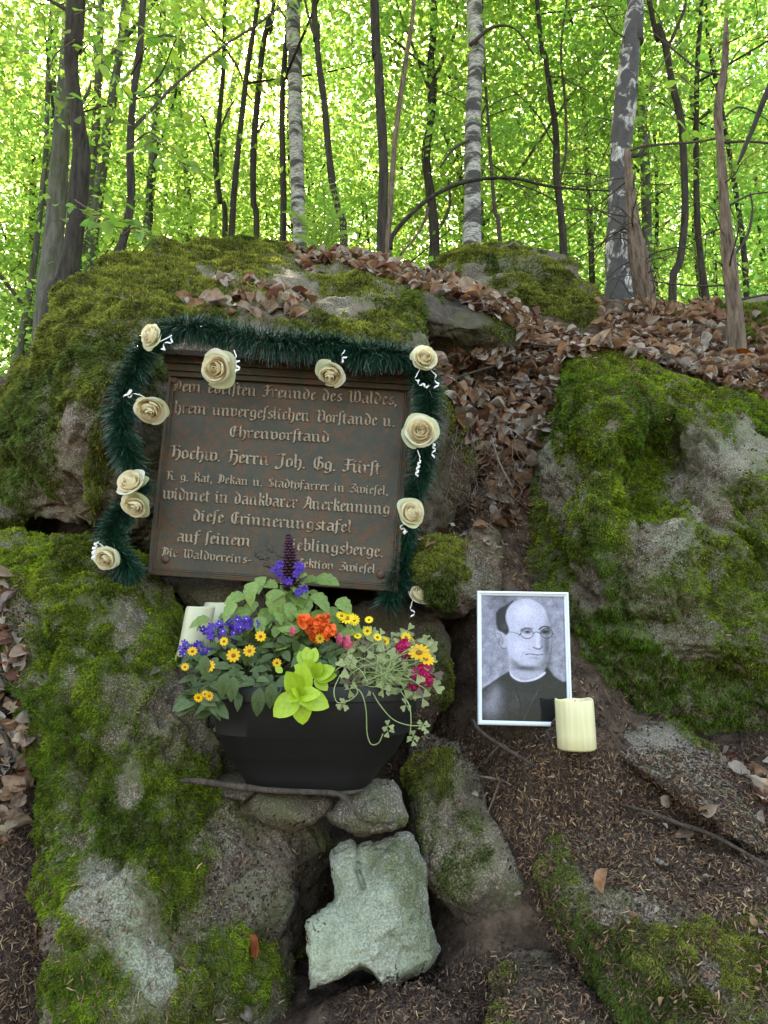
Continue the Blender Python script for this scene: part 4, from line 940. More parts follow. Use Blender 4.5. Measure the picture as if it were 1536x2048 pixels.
# cornice with hood and scalloped drip edge
def box_l(s0, s1, t0, t1, h0, h1):
    v = [pl(s, t, h) for h in (h0, h1) for t in (t0, t1) for s in (s0, s1)]
    return v, [(0, 2, 3, 1), (4, 5, 7, 6), (0, 1, 5, 4), (2, 6, 7, 3), (0, 4, 6, 2), (1, 3, 7, 5)]
solid('cornice', *join([box_l(0.004, PW - 0.004, PH - 0.052, PH - 0.040, 0.009, 0.016), box_l(0.000, PW, PH - 0.040, PH - 0.024, 0.010, 0.024), box_l(-0.006, PW + 0.002, PH - 0.024, PH - 0.006, 0.008, 0.034)]), M_PLAQUE, parent=plq, smooth=False)
ns_ = 120; V = []; F = []
for k in range(ns_ + 1):
    u = k / ns_; s = -0.045 + (PW + 0.052) * u; sc_ = 0.004 * abs(math.sin(u * math.pi * 16)) ** 0.6
    V += [pl(s, PH + 0.012, -0.02), pl(s, PH + 0.016, -0.02), pl(s, PH - 0.002, 0.062), pl(s, PH - 0.012 - sc_, 0.066), pl(s, PH - 0.012 - sc_, 0.063), pl(s, PH - 0.006, 0.058)]
for k in range(ns_):
    for c in range(6): F.append((k * 6 + c, k * 6 + (c + 1) % 6, k * 6 + 6 + (c + 1) % 6, k * 6 + 6 + c))
F += [(5, 4, 3, 2, 1, 0), tuple(ns_ * 6 + c for c in range(6))]
solid('hood', V, F, M_PLAQUE, parent=plq, smooth=False)
for (x, y) in ((332, 1118), (762, 1149), (350, 762), (806, 778)):
    s, t = px2pl(x, y); V = []; F = []
    for k, (r_, h) in enumerate(((0.010, 0.002), (0.010, 0.006), (0.0085, 0.009), (0.005, 0.011), (0.0005, 0.0115))):
        for j in range(10): V.append(pl(s + r_ * math.cos(j * .628), t + r_ * math.sin(j * .628), h))
    F = [tuple(q) for q in gridF(5, 10, True).tolist()]
    solid('bolt', V, F, M_BOLT, parent=plq)

# --- blackletter, drawn as broad-nib strokes (x-height 5, capitals 7.4)
mi = lambda x, top=True: [(x - .55, 4.9), (x, 4.25), (x, .85), (x + .6, .15)]
GL = {
 'i': (2.1, [mi(0), [(-.15, 6.6), (.35, 6.1)]]), 'n': (4.1, [mi(0), [(.1, 4.1), (1.4, 4.95), (2, 4.3), (2, .85), (2.6, .15)]]),
 'm': (6.1, [mi(0), [(.1, 4.1), (1.4, 4.95), (2, 4.3), (2, .5)], [(2.1, 4.1), (3.4, 4.95), (4, 4.3), (4, .85), (4.6, .15)]]),
 'u': (4.1, [[(-.55, 4.9), (0, 4.25), (0, .9), (.7, .15), (1.9, 1.1)], mi(2)]), 'r': (2.7, [mi(0), [(.1, 4.1), (1.0, 5.0), (1.6, 4.3)]]),
 'e': (2.7, [[(.9, 4.95), (0, 4.2), (0, .95), (.6, .15), (1.7, 1.0)], [(.6, 4.9), (1.5, 4.2), (1.4, 3.5), (.1, 2.5)]]),
 'o': (3.2, [[(.8, 4.95), (0, 4.2), (0, .95), (.8, .15)], [(.6, 4.9), (1.9, 4.1), (1.9, .95), (.8, .15)]]),
 'a': (3.5, [[(.1, 4.7), (1.1, 4.95), (1.9, 4.3), (1.9, .85), (2.5, .15)], [(1.9, 2.9), (.5, 2.6), (0, 1.9), (0, .95), (.6, .15), (1.9, 1.1)]]),
 'c': (2.5, [[(.8, 4.95), (0, 4.2), (0, .95), (.6, .15), (1.6, .9)], [(.6, 4.9), (1.5, 4.4)]]),
 'd': (3.3, [[(.8, 4.7), (0, 4.0), (0, .95), (.8, .15), (1.9, 1.0)], [(-.1, 7.3), (1.0, 6.3), (1.9, 4.6), (1.9, .9)]]),
 'b': (3.2, [[(-.4, 7.7), (0, 7.2), (0, .95), (.8, .15), (1.9, 1.0)], [(0, 3.9), (1.3, 4.95), (1.9, 4.2), (1.9, .9)]]),
 'h': (3.4, [[(-.4, 7.7), (0, 7.2), (0, .85), (.5, .2)], [(0, 4), (1.4, 4.95), (2.0, 4.2), (2.0, .6), (1.2, -1.5)]]),
 'k': (3.0, [[(-.4, 7.7), (0, 7.2), (0, .85), (.5, .15)], [(.1, 5.0), (1.4, 5.9), (1.7, 5.0), (.2, 3.3)], [(.2, 3.3), (1.5, 2.7), (1.6, .85), (2.2, .15)]]),
 'l': (2.0, [[(-.4, 7.7), (0, 7.2), (0, .85), (.6, .15)]]), 'f': (2.3, [[(1.6, 7.3), (.9, 7.7), (0, 6.8), (0, .2), (-.3, -1.2)], [(-.8, 4.6), (1.3, 4.7)]]),
 'ſ': (1.9, [[(1.5, 7.3), (.9, 7.7), (0, 6.8), (0, .2), (-.3, -1.2)]]),
 's': (2.6, [[(1.7, 4.4), (.9, 4.95), (.1, 4.1), (.3, 3.2), (1.5, 2.2), (1.6, 1.0), (.8, .15), (-.1, .9)]]),
 't': (2.1, [[(0, 6.4), (0, .85), (.6, .15)], [(-.8, 4.7), (1.2, 4.8)]]),
 'g': (3.3, [[(.8, 4.95), (0, 4.2), (0, 1.4), (.7, .7), (1.9, 1.4)], [(.6, 4.9), (1.9, 4.3), (1.9, -.6), (.9, -1.6), (-.2, -.9)]]),
 'p': (3.2, [[(-.5, 4.9), (0, 4.3), (0, -1.8)], [(0, 4), (1.3, 4.95), (1.9, 4.2), (1.9, .95), (.9, .15), (0, .8)]]),
 'v': (3.2, [[(-.6, 5.2), (0, 4.4), (0, .95), (.8, .15)], [(.2, 4.1), (1.3, 4.95), (1.9, 4.2), (1.9, .95), (.8, .15)]]),
 'w': (5.1, [[(-.6, 5.2), (0, 4.4), (0, .95), (.7, .15), (1.9, 1.1)], [(1.4, 5.1), (2, 4.4), (2, .95), (2.8, .15)], [(2.1, 4.1), (3.3, 4.95), (3.9, 4.2), (3.9, .95), (2.8, .15)]]),
 'z': (2.5, [[(0, 4.6), (1.5, 4.7), (.2, 2.8), (1.5, 2.2), (1.5, .2), (.3, -1.3)]]),
 'ü': (4.1, [[(-.55, 4.9), (0, 4.25), (0, .9), (.7, .15), (1.9, 1.1)], mi(2), [(-.1, 6.7), (.4, 6.2)], [(1.8, 6.7), (2.3, 6.2)]]),
 'E': (4.0, [[(2.6, 6.6), (1.5, 7.5), (.3, 6), (0, 3.7), (.4, 1.3), (1.6, .15), (3, 1.4)], [(1.6, 7), (1.6, 1)], [(1.6, 4), (3.0, 4.4)]]),
 'D': (4.3, [[(-.4, 6.8), (.8, 7.5), (2.4, 6.6), (3, 4.2), (2.6, 1.4), (1, .15), (-.2, 1)], [(.7, 6.8), (.7, 1)], [(1.5, 6.2), (1.5, 1.6)]]),
 'F': (3.7, [[(-.3, 6.4), (.8, 7.5), (1.6, 6.8), (3.2, 7.3)], [(1.3, 6.9), (1.3, 1.2), (.3, .15), (-.6, .9)], [(.2, 4), (2.6, 4.3)]]),
 'W': (5.8, [[(-.5, 6.6), (.3, 7.4), (.7, 6.4), (.7, 1.2), (1.3, .2), (2.5, 1.2)], [(1.9, 7.3), (2.5, 6.4), (2.5, 1.1), (3.3, .15), (4.5, 1.3)], [(3.3, 7.5), (4.3, 6.4), (4.6, 3.7), (4.5, 1.2)]]),
 'V': (4.2, [[(-.5, 6.6), (.4, 7.4), (.7, 6.4), (.7, 1), (1.5, .15), (3.0, 1.4)], [(1.9, 7.5), (3.0, 6.3), (3.1, 3), (3.0, 1.3)], [(.7, 4), (1.9, 4.5)]]),
 'H': (4.2, [[(-.5, 6.6), (.4, 7.4), (.7, 6.4), (.7, .9), (0, .15)], [(.7, 4.2), (2.1, 5.1), (3, 4.2), (3, .9), (2, -1.3)], [(.8, 6.3), (2, 7.4), (2.8, 6.7)]]),
 'J': (3.5, [[(-.3, 6.7), (1, 7.5), (2.6, 6.9)], [(1.6, 7), (1.7, .6), (.7, -1.3), (-.6, -1.1), (-.5, -.2)]]),
 'G': (4.4, [[(2.9, 6.6), (1.5, 7.5), (.2, 6), (0, 3.4), (.4, 1.2), (1.7, .15), (3.2, 1.3), (3.2, 3.7), (1.9, 4.5)], [(1.6, 6.9), (1.6, 1.3)]]),
 'K': (4.0, [[(-.3, 7), (.6, 7.3), (.6, .85), (0, .15)], [(.7, 5.9), (2, 7.4), (2.8, 6.6)], [(.6, 4.2), (2.3, 3.8), (2.5, 1), (3.2, .15)]]),
 'R': (4.1, [[(-.5, 6.6), (.3, 7.3), (.7, 6.4), (.7, .9), (0, .15)], [(.7, 6.5), (2, 7.5), (2.8, 6.4), (2.6, 4.8), (1, 3.9)], [(1.4, 4), (2.5, 3.2), (2.6, .9), (3.3, .15)]]),
 'S': (4.0, [[(2.9, 6.5), (1.6, 7.5), (.4, 6.4), (.6, 4.8), (2.5, 3.4), (2.9, 1.6), (1.6, .15), (-.2, 1.2)], [(1.6, 6.6), (1.6, 1.2)]]),
 'Z': (3.7, [[(0, 6.5), (1.4, 7.4), (2.8, 6.8), (.6, 4), (2.4, 3.6), (2.7, 1.4), (1.2, .15), (-.4, .9)]]),
 'A': (4.0, [[(.1, 6.5), (1.3, 7.5), (2.5, 6.2), (2.5, .9), (3.1, .15)], [(1.3, 7.1), (1, 3), (-.3, .2)], [(.8, 3), (2.5, 3.3)]]),
 'L': (3.5, [[(2.3, 6.9), (1.1, 7.5), (.6, 6.2), (.8, 1.4), (0, .4)], [(0, .5), (1.4, .2), (2.9, 1.1)]]),
 '.': (1.5, [[(-.25, .55), (.25, .1)]]), ',': (1.5, [[(-.2, .6), (.25, .1), (-.2, -1.1)]]), '-': (2.6, [[(0, 2.6), (1.7, 2.9)]]), ' ': (2.4, [])}
def hull(pts):
    pts = sorted(set((round(x, 5), round(y, 5)) for x, y in pts)); 
    def half(ps):
        h = []
        for p in ps:
            while len(h) > 1 and (h[-1][0] - h[-2][0]) * (p[1] - h[-2][1]) - (h[-1][1] - h[-2][1]) * (p[0] - h[-2][0]) <= 0: h.pop()
            h.append(p)
        return h
    a = half(pts); b = half(pts[::-1]); return a[:-1] + b[:-1]
GM = {}
def glyph_mesh(ch, thin=1.0):
    if ch in GM: return GM[ch]
    V = []; F = []; a = math.radians(40); nw = 0.44 * thin; nt2 = 0.13
    nib = [(sx * nw * math.cos(a) - sy * nt2 * math.sin(a), sx * nw * math.sin(a) + sy * nt2 * math.cos(a)) for sx in (-1, 1) for sy in (-1, 1)]
    q = 0
    for st in GL[ch][1]:
        for k in range(len(st) - 1):
            h = hull([(p[0] + n_[0], p[1] + n_[1]) for p in (st[k], st[k + 1]) for n_ in nib])
            c = (sum(p[0] for p in h) / len(h), sum(p[1] for p in h) / len(h)); b0 = len(V); m = len(h); q += 1; zt = 1.0 + 0.04 * q
            V += [(x, y, -0.3) for x, y in h] + [(x, y, zt * 0.7) for x, y in h] + [(c[0] + (x - c[0]) * 0.86, c[1] + (y - c[1]) * 0.86, zt) for x, y in h]
            for j in range(m):
                j2 = (j + 1) % m
                F += [(b0 + j, b0 + j2, b0 + m + j2, b0 + m + j), (b0 + m + j, b0 + m + j2, b0 + 2 * m + j2, b0 + 2 * m + j)]
            F.append(tuple(b0 + 2 * m + j for j in range(m)))
    me = mesh_py('letter', V, F, M_LETTER, smooth=False) if V else None
    GM[ch] = me; return me
def text_line(txt, x0, y0, x1, y1, xh):
    s0, t0 = px2pl(x0, y0); s1, t1 = px2pl(x1, y1)
    d = np.array([s1 - s0, t1 - t0]); L = np.linalg.norm(d); d /= L
    adv = sum(GL[c][0] for c in txt); u = xh * 1.80 / FPX / 5.0
    wx = L / (adv * u)                                    # letterfit of the casting
    pen = 0.4
    ang = math.atan2(d[1], d[0])
    ex = PX * math.cos(ang) + PYv * math.sin(ang); ey = -PX * math.sin(ang) + PYv * math.cos(ang)
    for c in txt:
        me = glyph_mesh(c)
        if me:
            o = pl(s0, t0, 0.0022) + ex * pen * u * wx
            M = Matrix((Vector(ex) * u * wx, Vector(ey) * u, Vector(PN) * 0.0032)).transposed().to_4x4(); M.translation = Vector(o)
            inst('letter', me, M, plq)
        pen += GL[c][0]
text_line('Dem edelſten Freunde des Waldes,', 346, 783, 796, 812, 16.5)
text_line('ihrem unvergeſslichen Vorſtande u.', 341, 826, 792, 855, 16.5)
text_line('Ehrenvorſtand', 459, 875, 661, 886, 15.5)
text_line('Hochw. Herrn Joh. Gg. Fürſt', 342, 916, 762, 950, 17.5)
text_line('K. g. Rat, Dekan u. Stadtpfarrer in Zwieſel,', 334, 960, 778, 991, 12)
text_line('widmet in dankbarer Anerkennung', 327, 998, 781, 1030, 16.5)
text_line('dieſe Erinnerungstafel', 387, 1042, 706, 1066, 16)
text_line('auf ſeinem', 355, 1083, 504, 1094, 16)
text_line('Lieblingsberge.', 568, 1099, 769, 1115, 16)
text_line('Die Waldvereins-', 324, 1112, 505, 1128, 11.5)
text_line('Sektion Zwieſel', 594, 1134, 752, 1147, 11.5)
# oak sprig in relief
def relief(pts2, h, cx, cy):
    V = [pl(*px2pl(cx + x, cy + y), 0.001) for x, y in pts2] + [pl(*px2pl(cx + x * .8, cy + y * .8), h) for x, y in pts2]; n = len(pts2)
    V.append(pl(*px2pl(cx, cy), h * 1.3)); F = [(k, (k + 1) % n, n + (k + 1) % n, n + k) for k in range(n)] + [(n + k, n + (k + 1) % n, 2 * n) for k in range(n)]
    return V, F
oak = []
for (cx, cy, ang, L) in ((524, 1112, 200, 26), (540, 1096, 235, 20), (548, 1128, 140, 22), (560, 1110, 30, 16), (535, 1130, 170, 14)):
    pts2 = []
    for k in range(22):
        t = k / 22 * 2 * math.pi; r = 1 + 0.22 * math.sin(t * 7); x = L * 0.6 * math.cos(t) * r; y = L * 0.3 * math.sin(t) * r; a = math.radians(ang)
        pts2.append((x * math.cos(a) - y * math.sin(a), x * math.sin(a) + y * math.cos(a)))
    oak.append(relief(pts2, 0.004, cx, cy))
solid('oak_sprig', *join(oak), M_PLAQUE, parent=plq, smooth=False)

# ================================================================== GARLAND
def tinsel_mat():
    m, nt, b = nodes('garland_foil')
    at = N(nt, 'ShaderNodeAttribute', attribute_name='Col'); nt.links.new(at.outputs['Color'], b.inputs['Base Color'])
    b.inputs['Roughness'].default_value = 0.32; b.inputs['Specular IOR Level'].default_value = 0.6; return m
M_TIN = tinsel_mat()
M_WIRE = simple('garland_wire', (0.02, 0.035, 0.025), 0.5)
gpath = [(268,1150,1.72,30),(245,1120,1.71,34),(222,1075,1.73,34),(240,1030,1.75,30),(272,1000,1.76,26),(275,955,1.75,30),(252,900,1.73,36),(242,840,1.73,36),(250,780,1.75,34),(276,725,1.76,32),(300,682,1.77,30),(345,656,1.76,30),(400,656,1.75,34),(470,668,1.75,36),
         (540,682,1.745,38),(610,687,1.745,36),(668,690,1.75,32),(692,700,1.75,20),(718,706,1.745,36),(775,706,1.75,34),(825,718,1.77,28),(850,760,1.78,34),(856,820,1.77,34),(848,890,1.77,32),(842,950,1.78,30),(825,1000,1.80,24),(812,1060,1.80,28),(812,1110,1.79,30),(798,1160,1.78,32),(775,1205,1.77,30)]
gp3 = np.array([list(P(a, b, c)) + [r * c / FPX] for a, b, c, r in gpath])
gl = thing('garland', 'dark green tinsel garland hung around the memorial plaque', 'garland', gp3[0, :3])
gc_ = catmull(gp3, 10)
V, F = tube(gc_[:, :3], np.full(len(gc_), 0.003), 5, 1, smooth=False); solid('wire', V, fixquads(F), M_WIRE, parent=gl)
r = np.random.RandomState(3); n_ = 26000
i = r.rand(n_) * (len(gc_) - 1.001); k = i.astype(int); f = (i - k)[:, None]
c = gc_[k] * (1 - f) + gc_[k + 1] * f; t = gc_[k + 1, :3] - gc_[k, :3]; t /= np.linalg.norm(t, axis=1)[:, None]
rd = r.normal(size=(n_, 3)); rd -= t * (rd * t).sum(1)[:, None]; rd /= np.linalg.norm(rd, axis=1)[:, None]
tw = (perlin(c[:, :3] * 16) * 0.9)[:, None]
d = rd + t * (0.35 * r.normal(size=(n_, 1)) + tw * 0.8) + np.array([0, 0, -0.22]); d /= np.linalg.norm(d, axis=1)[:, None]
L = c[:, 3:4] * (0.75 + 0.5 * r.rand(n_, 1)); s = np.cross(d, r.normal(size=(n_, 3))); s /= np.linalg.norm(s, axis=1)[:, None]; s *= 0.00075
p0 = c[:, :3]; p1 = p0 + d * L * 0.55; p2 = p0 + d * L + np.array([0, 0, -0.16]) * L
V = np.stack([p0 - s, p0 + s, p1 + s, p1 - s, p2 + s * .4, p2 - s * .4], 1).reshape(-1, 3); b0 = np.arange(n_)[:, None] * 6
F = np.vstack([b0 + [0, 1, 2, 3], b0 + [3, 2, 4, 5]])
hue = r.rand(n_, 1); cc = np.array([0.005, 0.030, 0.018]) * (1 - hue) + np.array([0.010, 0.062, 0.028]) * hue
lt = r.rand(n_, 1) < 0.05; cc = np.where(lt, np.array([0.11, 0.18, 0.13]), cc)
solid('needles', V, F, M_TIN, parent=gl, colr=np.repeat(cc, 6, 0), smooth=False, kind='stuff')

# ================================================================== ROSES
def petal_material(name, c1, c2):
    m, nt, b = nodes(name); tc = N(nt, 'ShaderNodeTexCoord'); sx = N(nt, 'ShaderNodeSeparateXYZ'); nt.links.new(tc.outputs['Object'], sx.inputs[0])
    c = ramp(nt, math_(nt, 'ADD', math_(nt, 'MULTIPLY', sx.outputs[2], 0.5), 0.5), [(0.25, c1), (0.85, c2)])
    v = noise(nt, tc.outputs['Object'], 6, 3); c = mix(nt, ramp(nt, v, [(0.55, (0, 0, 0)), (0.75, (0.35,) * 3)]), c, tuple(x * .85 for x in c1))
    nt.links.new(c, b.inputs['Base Color']); b.inputs['Roughness'].default_value = 0.55
    b.inputs['Subsurface Weight'].default_value = 0.0;
    tr = N(nt, 'ShaderNodeBsdfTranslucent'); ms = N(nt, 'ShaderNodeMixShader'); ms.inputs[0].default_value = .45; nt.links.new(c, tr.inputs[0]); out = nt.nodes['Material Output']
    nt.links.new(b.outputs[0], ms.inputs[1]); nt.links.new(tr.outputs[0], ms.inputs[2]); nt.links.new(ms.outputs[0], out.inputs[0])
    b.inputs['Subsurface Radius'].default_value = (0.004, 0.0035, 0.002); b.inputs['Specular IOR Level'].default_value = 0.25
    return m
M_PET_IN = petal_material('rose_petal_cream', (0.84, 0.66, 0.38), (0.93, 0.86, 0.64))
M_PET_OUT = petal_material('rose_petal_outer', (0.82, 0.76, 0.54), (0.92, 0.88, 0.74))
M_PET_PALE = petal_material('rose_petal_greenish', (0.66, 0.68, 0.36), (0.86, 0.82, 0.62))
M_RIBBON = simple('white_ribbon', (0.80, 0.77, 0.74), 0.35, spec=0.5)
M_CALYX = simple('rose_green', (0.10, 0.17, 0.045), 0.5, 0.2)
def petal_mesh(r0, h, ha, close, curl, zb, mat, seed):
    nu, nv = 11, 10; V = []; rr_ = random.Random(seed); ph = rr_.random() * 6
    for iv in range(nv):
        v = iv / (nv - 1)
        for iu in range(nu):
            u = iu / (nu - 1) * 2 - 1
            vv = v * (1 - 0.16 * u * u - 0.03 * math.sin(u * 5 + ph))
            a = u * ha * (0.5 + 0.5 * math.sin(min(1, vv * 1.5 + .12) * math.pi / 2))
            rad = r0 * (0.18 + 0.86 * math.sin(math.pi * close * vv))
            k = max(0, vv - 0.74) / .26; rad += curl * k * k; z = zb + h * vv - curl * 0.55 * k * k
            rad += 0.025 * math.sin(u * 4 + ph) * vv + (0.10 * r0 * abs(u) ** 3) * vv
            V.append((rad * math.cos(a), rad * math.sin(a), z))
    return mesh_py('petal', V, [tuple(q) for q in gridF(nv, nu).tolist()], mat)
RINGS = []
for (cnt, r0, h, ha, close, curl, zb, mat) in ((2, .13, 1.02, 2.2, .80, .02, -.40, M_PET_IN), (3, .25, 1.03, 1.6, .78, .04, -.42, M_PET_IN), (3, .37, 1.02, 1.45, .76, .06, -.44, M_PET_IN), (3, .50, 1.0, 1.35, .72, .08, -.48, M_PET_IN),
                                       (4, .62, .96, 1.15, .66, .11, -.50, M_PET_IN), (4, .74, .90, 1.1, .60, .16, -.54, M_PET_IN), (5, .84, .78, .95, .52, .20, -.56, M_PET_OUT), (4, .92, .62, 1.0, .46, .22, -.58, M_PET_PALE)):
    RINGS.append((cnt, [petal_mesh(r0, h, ha, close, curl, zb, mat, 31 * k + cnt) for k in range(3)]))
def ribbon(t, pts, turns, rad, w=0.0045, seed=0):
    c = catmull([P(*q) for q in pts], 16); n = len(c); V = []; F = []
    tt = np.gradient(c, axis=0); tt /= np.linalg.norm(tt, axis=1)[:, None]
    for k in range(n):
        a = np.cross(tt[k], [0.2, 1, 0.1]); a /= np.linalg.norm(a); b = np.cross(tt[k], a); u = k / (n - 1)
        g_ = turns * 2 * math.pi * max(0, u - 0.25) / 0.75; rr = rad * min(1, max(0, (u - 0.2) / 0.3))
        p = c[k] + rr * (math.cos(g_) * a + math.sin(g_) * b)
        V += [p - tt[k] * w / 2 - b * w * .1, p + tt[k] * w / 2 + b * w * .1]
        if u < .3: V[-2:] = [p - a * w / 2 * .5, p + a * w / 2 * .5]
        if k: F.append((2 * k - 2, 2 * k - 1, 2 * k + 1, 2 * k))
    solid('ribbon', V, F, M_RIBBON, parent=t)
def rose(label, px, py, size, axis, roll, d=1.70, ribs=(), openn=1.0, seed=0):
    pos = P(px, py, d); s = size * 0.95 * d / FPX / 2.05
    ax = Vector((axis[0], -1.0 * axis[2], axis[1])).normalized()
    t = thing('rose', label, 'rose', pos, 'cream roses on the garland')
    x = ax.orthogonal().normalized(); y = ax.cross(x); R = Matrix((x, y, ax)).transposed().to_4x4()
    rr_ = random.Random(seed + 5); ph = roll
    for q, (cnt, mm) in enumerate(RINGS):
        if q == 7 and openn < .55: continue
        for k in range(cnt):
            a = ph + k * 2 * math.pi / cnt + rr_.uniform(-.2, .2); ph2 = 1 + rr_.uniform(-.05, .05) * (1 + .6 * q)
            wide = (0.86 + 0.14 * openn) if q > 3 else 1
            M = Matrix.Translation(t.location) @ R @ Matrix.Rotation(a, 4, 'Z') @ Matrix.Rotation(rr_.uniform(-.05, .05) * (1 + .5 * q), 4, 'X') @ Matrix.Rotation(rr_.uniform(-.03, .05) * q, 4, 'Y') @ Matrix.Diagonal((s * ph2 * wide, s * ph2 * wide, s * ph2 * (1.25 - .25 * openn), 1))
            inst('petal', mm[rr_.randint(0, 2)], M, t)
        ph += 0.9
    V = []; 
    for k, (r_, z) in enumerate(((.05, -1.0), (.10, -.75), (.26, -.62), (.34, -.48), (.2, -.4))):
        for j in range(8): V.append(Vector((r_ * math.cos(j * .785), r_ * math.sin(j * .785), z)) * s)
    Mx = Matrix.Translation(t.location) @ R
    solid('calyx', [tuple(Mx @ v) for v in V], [tuple(q) for q in gridF(5, 8, True).tolist()], M_CALYX, parent=t)
    for rb in ribs: ribbon(t, rb[0], rb[1], rb[2])
    return t
rose('greenish cream rose at the top left corner of the plaque with white ribbon', 302, 672, 54, (-.5, .1, .8), 0, 1.70, [([(318, 684, 1.69), (345, 672, 1.68), (335, 688, 1.67), (322, 700, 1.66)], 2.2, .006)], .6, 1)
rose('largest cream rose at the top of the plaque, left of centre', 433, 736, 68, (-.15, -.35, 1), 1, 1.69, [([(468, 700, 1.70), (473, 715, 1.69), (476, 728, 1.68), (474, 745, 1.68)], 2.5, .005)], 1, 2)
rose('pale rosebud hanging downwards at the top of the plaque, right of centre', 660, 747, 58, (-.1, -.95, .65), 2, 1.70, [([(690, 700, 1.72), (686, 708, 1.71), (690, 716, 1.70), (682, 722, 1.70)], 2, .005)], .7, 3)
rose('round cream rose at the top right corner of the garland', 850, 717, 54, (.12, .12, 1), 3, 1.71, [([(840, 738, 1.72), (832, 755, 1.71), (842, 768, 1.70), (858, 774, 1.70)], 3, .0045), ([(862, 740, 1.72), (872, 752, 1.71), (874, 765, 1.70), (872, 778, 1.70)], 1.5, .005)], .9, 4)
rose('full open cream rose facing forward on the right side of the garland', 842, 864, 68, (-.05, .05, 1), 4, 1.69, [([(862, 880, 1.70), (866, 886, 1.70), (868, 895, 1.70), (866, 916, 1.70)], 3, .004), ([(835, 900, 1.70), (840, 918, 1.70), (836, 935, 1.70), (833, 952, 1.70)], 4, .004)], 1, 5)
rose('cream rose tilted to the right, lower right side of the garland', 823, 1026, 60, (.5, .2, 1), 5, 1.70, [([(812, 1045, 1.71), (803, 1052, 1.70), (808, 1062, 1.70), (812, 1066, 1.70)], 2, .005)], .9, 6)
rose('half-hidden pale rosebud against the moss-capped stone', 838, 1190, 50, (.3, .5, .7), 6, 1.73, [([(826, 1200, 1.74), (822, 1212, 1.73), (826, 1224, 1.73), (824, 1235, 1.73)], 1.5, .004)], .5, 7)
rose('cream rose hanging down on the upper left side with a long curled ribbon', 298, 818, 62, (.1, -.9, .75), 7, 1.69, [([(290, 795, 1.70), (275, 788, 1.69), (262, 792, 1.68), (258, 782, 1.68), (252, 796, 1.68)], 2.5, .006)], .9, 8)
rose('ruffled upper rose of the touching pair on the lower left of the garland', 262, 966, 60, (-.2, .5, .8), 8, 1.69, (), 1, 9)
rose('lower rose of the touching pair on the lower left of the garland', 270, 1010, 54, (.0, -.7, .8), 9, 1.69, (), .8, 10)
rose('pale yellow rose at the bottom left end of the garland with curled white ribbon', 212, 1116, 54, (-.15, -.45, 1), 10, 1.66, [([(212, 1098, 1.66), (195, 1085, 1.65), (188, 1100, 1.65), (187, 1122, 1.65)], 5, .0045)], .8, 11)
print('plaque', round(time.time() - T0, 1))
# ================================================================== PICTURE FRAME WITH PORTRAIT
M_FRAME = simple('white_frame', (0.72, 0.74, 0.78), 0.35, spec=0.5)
M_BACK = simple('frame_backing', (0.30, 0.22, 0.15), 0.8)
fb0, fb1, ft0, ft1 = P(955, 1449, 1.600), P(1144, 1454, 1.590), P(943, 1183, 1.665), P(1124, 1185, 1.655)
FX = fb1 - fb0; FW_ = np.linalg.norm(FX); FX = FX / FW_
FY = (ft0 + ft1) / 2 - (fb0 + fb1) / 2; FY = FY - FX * (FY @ FX); FH = np.linalg.norm(FY); FY = FY / FH
FN = np.cross(FX, FY); FN = -FN if FN[1] > 0 else FN
FO = fb0.copy()
def fr_(s, t, h): return FO + FX * s + FY * t + FN * h
pf = thing('picture_frame', 'white-framed black-and-white portrait of a man in round glasses leaning on the mossy rock', 'picture frame', fr_(FW_ / 2, 0, 0))
def rail(a, b, inward):
    """moulded bar from a to b, mitred"""
    a = np.array(a, float); b = np.array(b, float); n = np.array(inward, float); d = (b - a) / np.linalg.norm(b - a)
    V = []
    for (i_, h) in ((0, -.006), (0, .008), (.0015, .010), (.0040, .0105), (.0052, .0075), (.0072, .0068), (.0090, .0052), (.0092, -.006)):
        for q, sg in ((a, 1), (b, -1)):
            p = q + n * i_ + d * i_ * sg; V.append(fr_(p[0], p[1], h))
    F = [(2 * k, 2 * k + 1, 2 * k + 3, 2 * k + 2) for k in range(7)] + [(14, 15, 1, 0)]
    return V, F
for a, b, n in (((0, 0), (FW_, 0), (0, 1)), ((FW_, 0), (FW_, FH), (-1, 0)), ((FW_, FH), (0, FH), (0, -1)), ((0, FH), (0, 0), (1, 0))):
    V, F = rail(a, b, n); solid('frame_rail', V, F, M_FRAME, parent=pf, smooth=False)
e = .0088
V = [fr_(s, t, h) for h in (-.007, -.0025) for s, t in ((e, e), (FW_ - e, e), (FW_ - e, FH - e), (e, FH - e))]
solid('backing', V, [(3, 2, 1, 0), (4, 5, 6, 7), (0, 1, 5, 4), (1, 2, 6, 5), (2, 3, 7, 6), (3, 0, 4, 7)], M_BACK, parent=pf, smooth=False)
